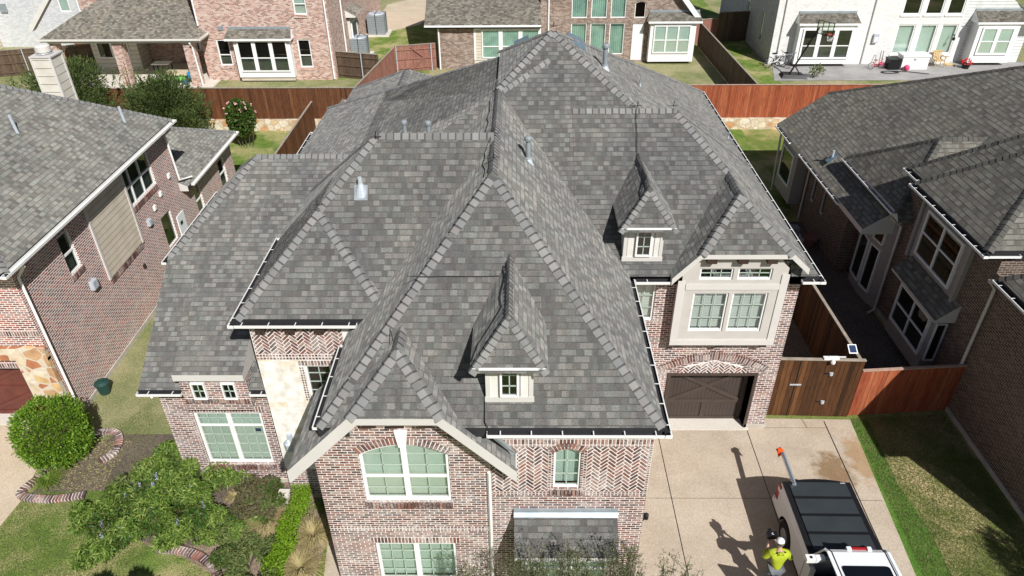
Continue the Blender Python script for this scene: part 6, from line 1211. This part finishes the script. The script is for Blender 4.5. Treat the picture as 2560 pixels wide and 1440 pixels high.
hv.hexa([M_ @ V(*p) for p in ((-.012, .078, -.03), (.012, .078, -.03), (-.008, .078, .0), (.008, .078, .0), (-.012, .1, -.03), (.012, .1, -.03), (-.006, .082, .01), (.006, .082, .01))], 'skin')
for s in (-1, 1): hv.box(-.012, .012, -.02, .02, -.03, .03, 'skin', M_ @ Matrix.Translation(V(s*.084, .005, -.01)))
for s in (-1, 1): hv.box(-.012, .012, 0, .006, -.004, .004, 'dark_room', M_ @ Matrix.Translation(V(s*.03, .076, .005)))
hv.box(-.022, .022, 0, .006, -.003, .003, 'toy_red', M_ @ Matrix.Translation(V(0, .07, -.055))); hv.build('head', body, smooth=True)
hr = MB(); hr.lathe((0, 0, 0), [(.079, -.045), (.086, -.02), (.09, .02), (.088, .04)], 'bark', 20, M_ @ Matrix.Translation(V(0, -.008, 0))); hr.build('hair', body, smooth=True)
hoodie = skinfig('hoodie', [(0, 0, .93), (0, .01, 1.08), (0, .04, 1.28), (0, .06, 1.42), (0, .03, 1.5), (-.19, .07, 1.41), (-.31, .09, 1.18), (-.21, .25, 1.32), (.19, .07, 1.41), (.34, .06, 1.19), (.18, .24, 1.27), (-.09, 0, .9), (.09, 0, .9)],
    [(0, 1), (1, 2), (2, 3), (3, 4), (3, 5), (5, 6), (6, 7), (3, 8), (8, 9), (9, 10), (0, 11), (0, 12)], [(.17, .13), (.17, .13), (.19, .14), (.15, .12), (.1, .08), .09, .07, .05, .09, .07, .05, .11, .11], 'lime_cloth', body)
hood = skinfig('hood', [(-.07, -.0, 1.5), (0, -.05, 1.47), (.07, .0, 1.5)], [(0, 1), (1, 2)], [.04, .05, .04], 'lime_cloth', body, 1)
trs = skinfig('trousers', [(0, 0, .93), (-.1, 0, .88), (-.17, -.04, .5), (-.2, -.12, .12), (.1, 0, .88), (.11, .03, .5), (.1, 0, .12)], [(0, 1), (1, 2), (2, 3), (0, 4), (4, 5), (5, 6)], [.14, .11, .075, .06, .11, .075, .06], 'grey_cloth', body)
sh_ = MB()
for x, y in ((-.2, -.06), (.1, .06)): sh_.lathe((0, 0, 0), [(0, 0), (.06, 0), (.062, .04), (.05, .08), (0, .1)], 'cap_white', 12, Matrix.Translation(V(x, y, 0)) @ Matrix.Diagonal((.85, 2.1, 1, 1)))
sh_.build('shoe', body, smooth=True)
cp = MB(); cp.lathe((0, 0, 0), [(.094, .02), (.096, .045), (.088, .09), (.06, .125), (.02, .14), (0, .141)], 'cap_white', 20, M_); cp.lathe((0, 0, 0), [(.09, .005), (.097, .02), (.097, .035)], 'navy', 20, M_)
vis = []
for k in range(9): a = math.pi*(.15+.7*k/8); vis.append((math.cos(a), math.sin(a)))
cp.face([M_ @ V(a*.09, c_*.09, .03) for a, c_ in vis]+[M_ @ V(a*.085, c_*.09+.08*math.sin(math.acos(a)), .018) for a, c_ in vis[::-1]], 'navy'); cp.build('cap', body, smooth=False)
cmr = thing('camera', 'black hand-held camera raised by the person in lime green', 'camera', (6.04, 11.02, 1.56), local=True); b = MB(); b.box(-.11, .13, -.03, .1, -.05, .08, 'black_plastic'); b.lathe((.0, 0, 0), [(.0, 0), (.045, 0), (.05, .1), (.04, .11), (0, .1)], 'black_plastic', 14, Matrix.Translation(V(0, .1, .02)) @ Matrix.Rotation(math.radians(-90), 4, 'X')); b.build('camera_body', cmr)
b = MB()
for k in range(12): a = math.radians(50+k*24); a2 = math.radians(50+(k+1)*24); b.face([V(.03+.028*math.cos(q)*s, .03+.028*math.sin(q)*s, .082) for q, s in ((a, 1), (a2, 1), (a2, .6), (a, .6))], 'cap_white')
b.build('letter_mark', cmr)
# ================================================================ yard things
def lone(name, label, cat, loc, **k): return thing(name, label, cat, loc, **k)
t = lone('solar_light', 'small solar panel light clamped on the side fence near the dark gate', 'light', (10.1, 17.1, 2.1)); b = MB(); M_ = Matrix.Translation(V(10.08, 17.1, 2.42)) @ Matrix.Rotation(.5, 4, 'X'); b.box(-.13, .13, -.15, .15, 0, .02, 'plastic_white', M_); b.build('panel_frame', t); b2 = MB(); b2.box(-.1, .1, -.12, .12, .021, .026, 'solar_blue', M_); b2.build('solar_panel', t); b = MB(); b.tube([(10.2, 17.05, 2.1), (10.1, 17.1, 2.4)], .012, 'black_plastic', 5); b.build('bracket', t)
t = lone('security_camera', 'white security camera mounted on top of the dark wooden gate', 'camera', (9.35, 16.75, 2.35)); b = MB(); b.box(9.1, 9.55, 16.68, 16.8, 2.34, 2.4, 'plastic_white'); b.box(9.25, 9.75, 16.72, 16.76, 2.4, 2.42, 'plastic_white'); b.build('mount', t); b = MB(); b.lathe((9.35, 16.62, 2.24), [(0, 0), (.06, .02), (.07, .08), (.05, .14), (0, .16)], 'plastic_white', 12); b.build('lens_housing', t)
t = lone('waste_bin', 'small dark green bin against the red brick side wall behind the round bush', 'bin', (-13.75, 17.8, 0)); b = MB(); b.lathe((-13.75, 17.8, 0), [(0, .02), (.16, .02), (.2, .25), (.22, .42), (0, .42)], 'bin_green', 14); b.build('bin_body', t); b = MB(); b.lathe((-13.75, 17.8, .42), [(.24, 0), (.24, .04), (.16, .1), (.05, .13), (0, .13)], 'bin_green', 14); b.box(-13.85, -13.65, 17.76, 17.84, .54, .58, 'bin_green'); b.build('lid', t)
t = lone('garden_pot', 'round terracotta-brown pot in the dark side yard of the right neighbour', 'pot', (12.75, 27.4, 0)); b = MB(); b.lathe((12.75, 27.4, 0), [(.0, 0), (.2, 0), (.3, .35), (.33, .36), (.33, .42), (.27, .42), (.25, .36), (0, .36)], 'fence_pink', 16); b.build('pot_body', t)
t = lone('air_conditioner', 'small air conditioner on a slab in the dark side yard', 'air conditioner', (12.2, 28.0, 0)); b = MB(); b.box(11.7, 12.6, 27.5, 28.4, 0, .08, 'patio_light'); b.build('slab', t); b = MB(); b.box(11.95, 12.35, 27.75, 28.15, .08, .6, 'vent_grey'); b.build('casing', t)
t = lone('stone_lantern', 'small pale stone box lantern by the tower corner', 'lantern', (-6.5, 13.25, 0)); b = MB(); b.box(-6.62, -6.38, 13.1, 13.35, 0, .3, 'patio_light'); b.box(-6.58, -6.42, 13.14, 13.31, .3, .42, 'blind_white'); b.box(-6.65, -6.35, 13.07, 13.38, .42, .47, 'patio_light'); b.build('lantern_body', t)
def ac(label, x, y, s, z=.7):
    t = lone('air_conditioner', label, 'air conditioner', (x, y, z)); b = MB(); b.box(x-s*.75, x+s*.75, y-s*.75, y+s*.75, z, z+.1, 'patio_light'); b.build('slab', t)
    b = MB(); b.box(x-s*.5, x+s*.5, y-s*.5, y+s*.5, z+.1, z+.1+s*1.1, 'vent_grey')
    for k in range(9): zz = z+.16+k*s*.12; b.box(x-s*.52, x+s*.52, y-s*.52, y+s*.52, zz, zz+.02, 'vent_grey')
    b.build('casing', t); b = MB(); b.lathe((x, y, z+.1+s*1.1), [(0, .01), (s*.42, .01), (s*.45, .05), (s*.48, .0)], 'galvanised', 16); b.build('fan_grille', t)
    b = MB(); b.tube([(x, y-s*.55, z+.1), (x, y-s*.55, z+.2+s*1.12), (x, y+s*.55, z+.2+s*1.12)], .02, 'black_plastic', 4); b.tube([(x+s*.55, y, z+.1), (x+s*.55, y, z+.2+s*1.12), (x-s*.55, y, z+.2+s*1.12)], .02, 'black_plastic', 4); b.build('security_bar', t)
ac('larger grey air conditioner on a slab beside the salmon house, farther one', -11.4, 59.9, 1.35); ac('grey air conditioner half hidden behind the weathered fence', -11.7, 53.8, 1.15)
# patio of the white house
t = lone('basketball_hoop', 'portable basketball hoop with a black base on the grey patio', 'basketball hoop', (18.4, 48.4, .7)); b = MB(); b.hexa([V(17.6, 48.0, .72), V(19.3, 47.8, .72), V(17.7, 49.0, .72), V(19.2, 48.8, .72), V(17.75, 48.15, .95), V(19.1, 47.95, .95), V(17.8, 48.85, .95), V(19.05, 48.65, .95)], 'black_plastic'); b.build('base', t)
b = MB(); b.tube([(18.2, 48.4, .9), (19.0, 48.3, 2.8), (19.45, 48.2, 4.0)], .06, 'black_plastic', 6); b.tube([(18.9, 48.4, .9), (18.45, 48.35, 1.5)], .04, 'black_plastic', 5); b.tube([(18.9, 48.3, 2.9), (19.35, 48.1, 3.6)], .03, 'black_plastic', 5); b.build('pole', t)
b = MB(); M_ = Matrix.Translation(V(19.75, 47.95, 4.0)) @ Matrix.Rotation(math.radians(-58), 4, 'Z'); b.box(-.62, .62, -.02, .02, -.42, .42, 'glass', M_)
for a in ((-.62, -.59), (.59, .62)): b.box(a[0], a[1], -.03, .03, -.43, .43, 'black_plastic', M_)
for a in ((-.43, -.4), (.4, .43)): b.box(-.62, .62, -.036, .036, a[0], a[1], 'black_plastic', M_)
for a in ((-.22, -.2), (.2, .22)): b.box(a[0], a[1], -.028, .028, -.4, .4, 'black_plastic', M_)
b.build('backboard', t); b = MB(); 
ring = [(20.1+.23*math.cos(k*.524), 47.75+.23*math.sin(k*.524), 3.65) for k in range(13)]; b.tube(ring, .02, 'toy_red', 5); b.tube([(19.8, 47.9, 3.62), (19.95, 47.82, 3.65)], .03, 'toy_red', 5); b.build('rim', t)
b = MB()
for k in range(12): a = k*.524; b.tube([(20.1+.22*math.cos(a), 47.75+.22*math.sin(a), 3.64), (20.1+.12*math.cos(a+.4), 47.75+.12*math.sin(a+.4), 3.25)], .012, 'cap_white', 3)
b.build('net', t)
def bike(label, x, y, rz, s, frame, group=None, wheel='rubber'):
    t = thing('bicycle', label, 'bicycle', (x, y, .72), rz, group, local=True)
    for cx in (-.5, .5):
        b = MB(); b.tube([(cx*s+.32*s*math.cos(k*.393), 0, .33*s+.32*s*math.sin(k*.393)) for k in range(17)], .022*s, wheel, 5); w = b.build('wheel', t); b = MB()
        for k in range(8): b.tube([(cx*s, 0, .33*s), (cx*s+.3*s*math.cos(k*.785), 0, .33*s+.3*s*math.sin(k*.785))], .004, 'galvanised', 3)
        b.build('spokes', w)
    b = MB()
    for p, q in (((-.5, .33), (-.08, .33)), ((-.08, .33), (-.2, .8)), ((-.2, .75), (.32, .78)), ((-.08, .33), (.34, .7)), ((-.5, .33), (-.2, .75)), ((.34, .85), (.5, .33))): b.tube([(p[0]*s, 0, p[1]*s), (q[0]*s, 0, q[1]*s)], .022*s, frame, 5)
    b.build('frame', t); b = MB(); b.box(-.33*s, -.1*s, -.06*s, .06*s, .82*s, .88*s, 'black_plastic'); b.build('saddle', t); b = MB(); b.tube([(.36*s, -.28*s, .95*s), (.33*s, 0, .92*s), (.36*s, .28*s, .95*s)], .016*s, 'black_plastic', 5); b.tube([(.34*s, 0, .85*s), (.33*s, 0, .92*s)], .016*s, 'black_plastic', 5); b.build('handlebar', t); return t
bike('white bicycle leaning beside the basketball hoop', 17.9, 50.5, .2, 1.15, 'cap_white'); bike('dark bicycle behind the white one at the bay corner', 18.8, 50.7, -.1, 1.1, 'vent_grey'); bike('small red children bicycle on the grey patio', 24.7, 50.0, .1, .75, 'toy_red')
t = lone('push_tricycle', 'pink push tricycle next to the small red bicycle', 'tricycle', (25.0, 50.4, .72)); b = MB(); b.tube([(25.1, 50.6, .8), (25.15, 50.8, 1.75), (25.3, 50.8, 1.75), (25.3, 50.6, .9)], .02, 'black_plastic', 5); b.build('push_bar', t); b = MB(); b.lathe((25.2, 50.4, .85), [(0, 0), (.2, .02), (.22, .15), (.1, .2), (0, .2)], 'toy_pink', 10); b.build('seat', t)
t = lone('cooler_box', 'black box with a ribbed side standing left of the white storage chest', 'box', (25.85, 50.1, .7)); b = MB(); b.box(25.45, 26.2, 49.8, 50.5, .72, 1.35, 'black_plastic'); b.build('box_body', t); b = MB(); b.box(25.42, 26.23, 49.77, 50.53, 1.36, 1.43, 'black_plastic'); b.build('lid', t)
t = lone('storage_chest', 'big white storage chest under the green-tinted windows', 'chest', (27.3, 50.3, .7)); b = MB(); b.box(26.35, 28.15, 49.9, 50.75, .72, 1.55, 'plastic_white'); b.box(27.1, 27.25, 49.87, 49.9, 1.35, 1.45, 'vent_grey'); b.build('chest_body', t); b = MB(); b.box(26.3, 28.2, 49.85, 50.8, 1.56, 1.68, 'plastic_white'); b.build('lid', t)
o = MB(); o.lathe((26.6, 49.6, .93), [(.0, -.2)]+[(.2*math.cos(math.radians(a)), .2*math.sin(math.radians(a))) for a in range(-75, 90, 15)]+[(0, .2)], 'toy_pink', 14); tag(o.build('ball', smooth=True), 'pink ball on the grey patio by the white chest', 'ball')
o = MB(); o.tube([(25.3+.45*math.cos(k*.6)*(1+.02*k), 49.2+.25*math.sin(k*.6), .76) for k in range(24)]+[(26.6, 49.3, .75), (27.8, 48.8, .75)], .025, 'black_plastic', 4); tag(o.build('garden_hose'), 'dark garden hose coiled on the patio below the black box', 'hose')
t = lone('plastic_chair', 'tan plastic armchair right of the white storage chest', 'chair', (29.2, 50.6, .72)); b = MB(); b.box(28.9, 29.5, 50.3, 50.85, 1.13, 1.18, 'resin_tan'); b.build('seat', t); b = MB()
for k in range(5): b.hexa([V(28.92+k*.12, 50.84, 1.18), V(29.0+k*.12, 50.84, 1.18), V(28.92+k*.12, 50.88, 1.18), V(29.0+k*.12, 50.88, 1.18), V(28.92+k*.12, 51.0, 1.62), V(29.0+k*.12, 51.0, 1.62), V(28.92+k*.12, 51.04, 1.62), V(29.0+k*.12, 51.04, 1.62)], 'resin_tan')
b.box(28.88, 29.52, 50.98, 51.05, 1.62, 1.7, 'resin_tan'); b.build('backrest', t)
for x in (28.86, 29.48): b = MB(); b.box(x, x+.07, 50.3, 51.0, 1.38, 1.42, 'resin_tan'); b.build('armrest', t)
for x in (28.92, 29.45):
    for y in (50.33, 50.8): b = MB(); b.tube([(x, y, 1.38 if y < 50.5 else 1.15), (x+(.06 if x > 29.2 else -.06), y-.05, .72)], .03, 'resin_tan', 6); b.build('leg', t)
t = lone('flower_pot', 'dark pot with red flowers beside the white door', 'flower pot', (30.9, 50.2, .7)); b = MB(); b.lathe((30.9, 50.1, .72), [(0, 0), (.2, 0), (.28, .3), (0, .3)], 'black_plastic', 12); b.build('pot', t); P, D = blob((30.9, 50.1, 1.15), (.35, .3, .2), 160, .5); leafmesh('flower', P, D, .1, .09, ['toy_red'], t)
o = MB(); o.box(29.9, 30.5, 50.7, 51.15, .73, .77, 'resin_tan'); tag(o.build('door_mat'), 'brown door mat at the white house patio door', 'mat')
# covered patio of the salmon house
t = lone('water_table', 'blue and green children water play table on the covered patio', 'play table', (-22.6, 47.6, .76)); b = MB(); b.box(-23.5, -22.0, 47.2, 48.0, 1.35, 1.5, 'toy_tan'); b.build('table_top', t); b = MB(); b.box(-23.3, -22.2, 47.3, 47.9, 1.0, 1.35, 'toy_green'); b.build('tub', t)
for x in (-23.2, -22.3): b = MB(); b.box(x-.12, x+.12, 47.3, 47.9, .77, 1.0, 'toy_blue'); b.build('leg', t)
b = MB(); b.lathe((-21.8, 47.5, 1.1), [(0, 0), (.25, .05), (.28, .3), (.15, .45), (0, .45)], 'toy_blue', 12); b.build('bucket', t)
def ptable(label, x, y):
    t = lone('patio_table', label, 'table', (x, y, .76)); b = MB(); b.box(x-.6, x+.6, y-.4, y+.4, 1.45, 1.5, 'blind_white'); b.build('table_top', t)
    for a in (-.5, .5):
        for c in (-.3, .3): b = MB(); b.box(x+a-.03, x+a+.03, y+c-.03, y+c+.03, .77, 1.45, 'black_plastic'); b.build('leg', t)
ptable('dark framed patio table in the shade of the covered patio', -24.6, 49.6)
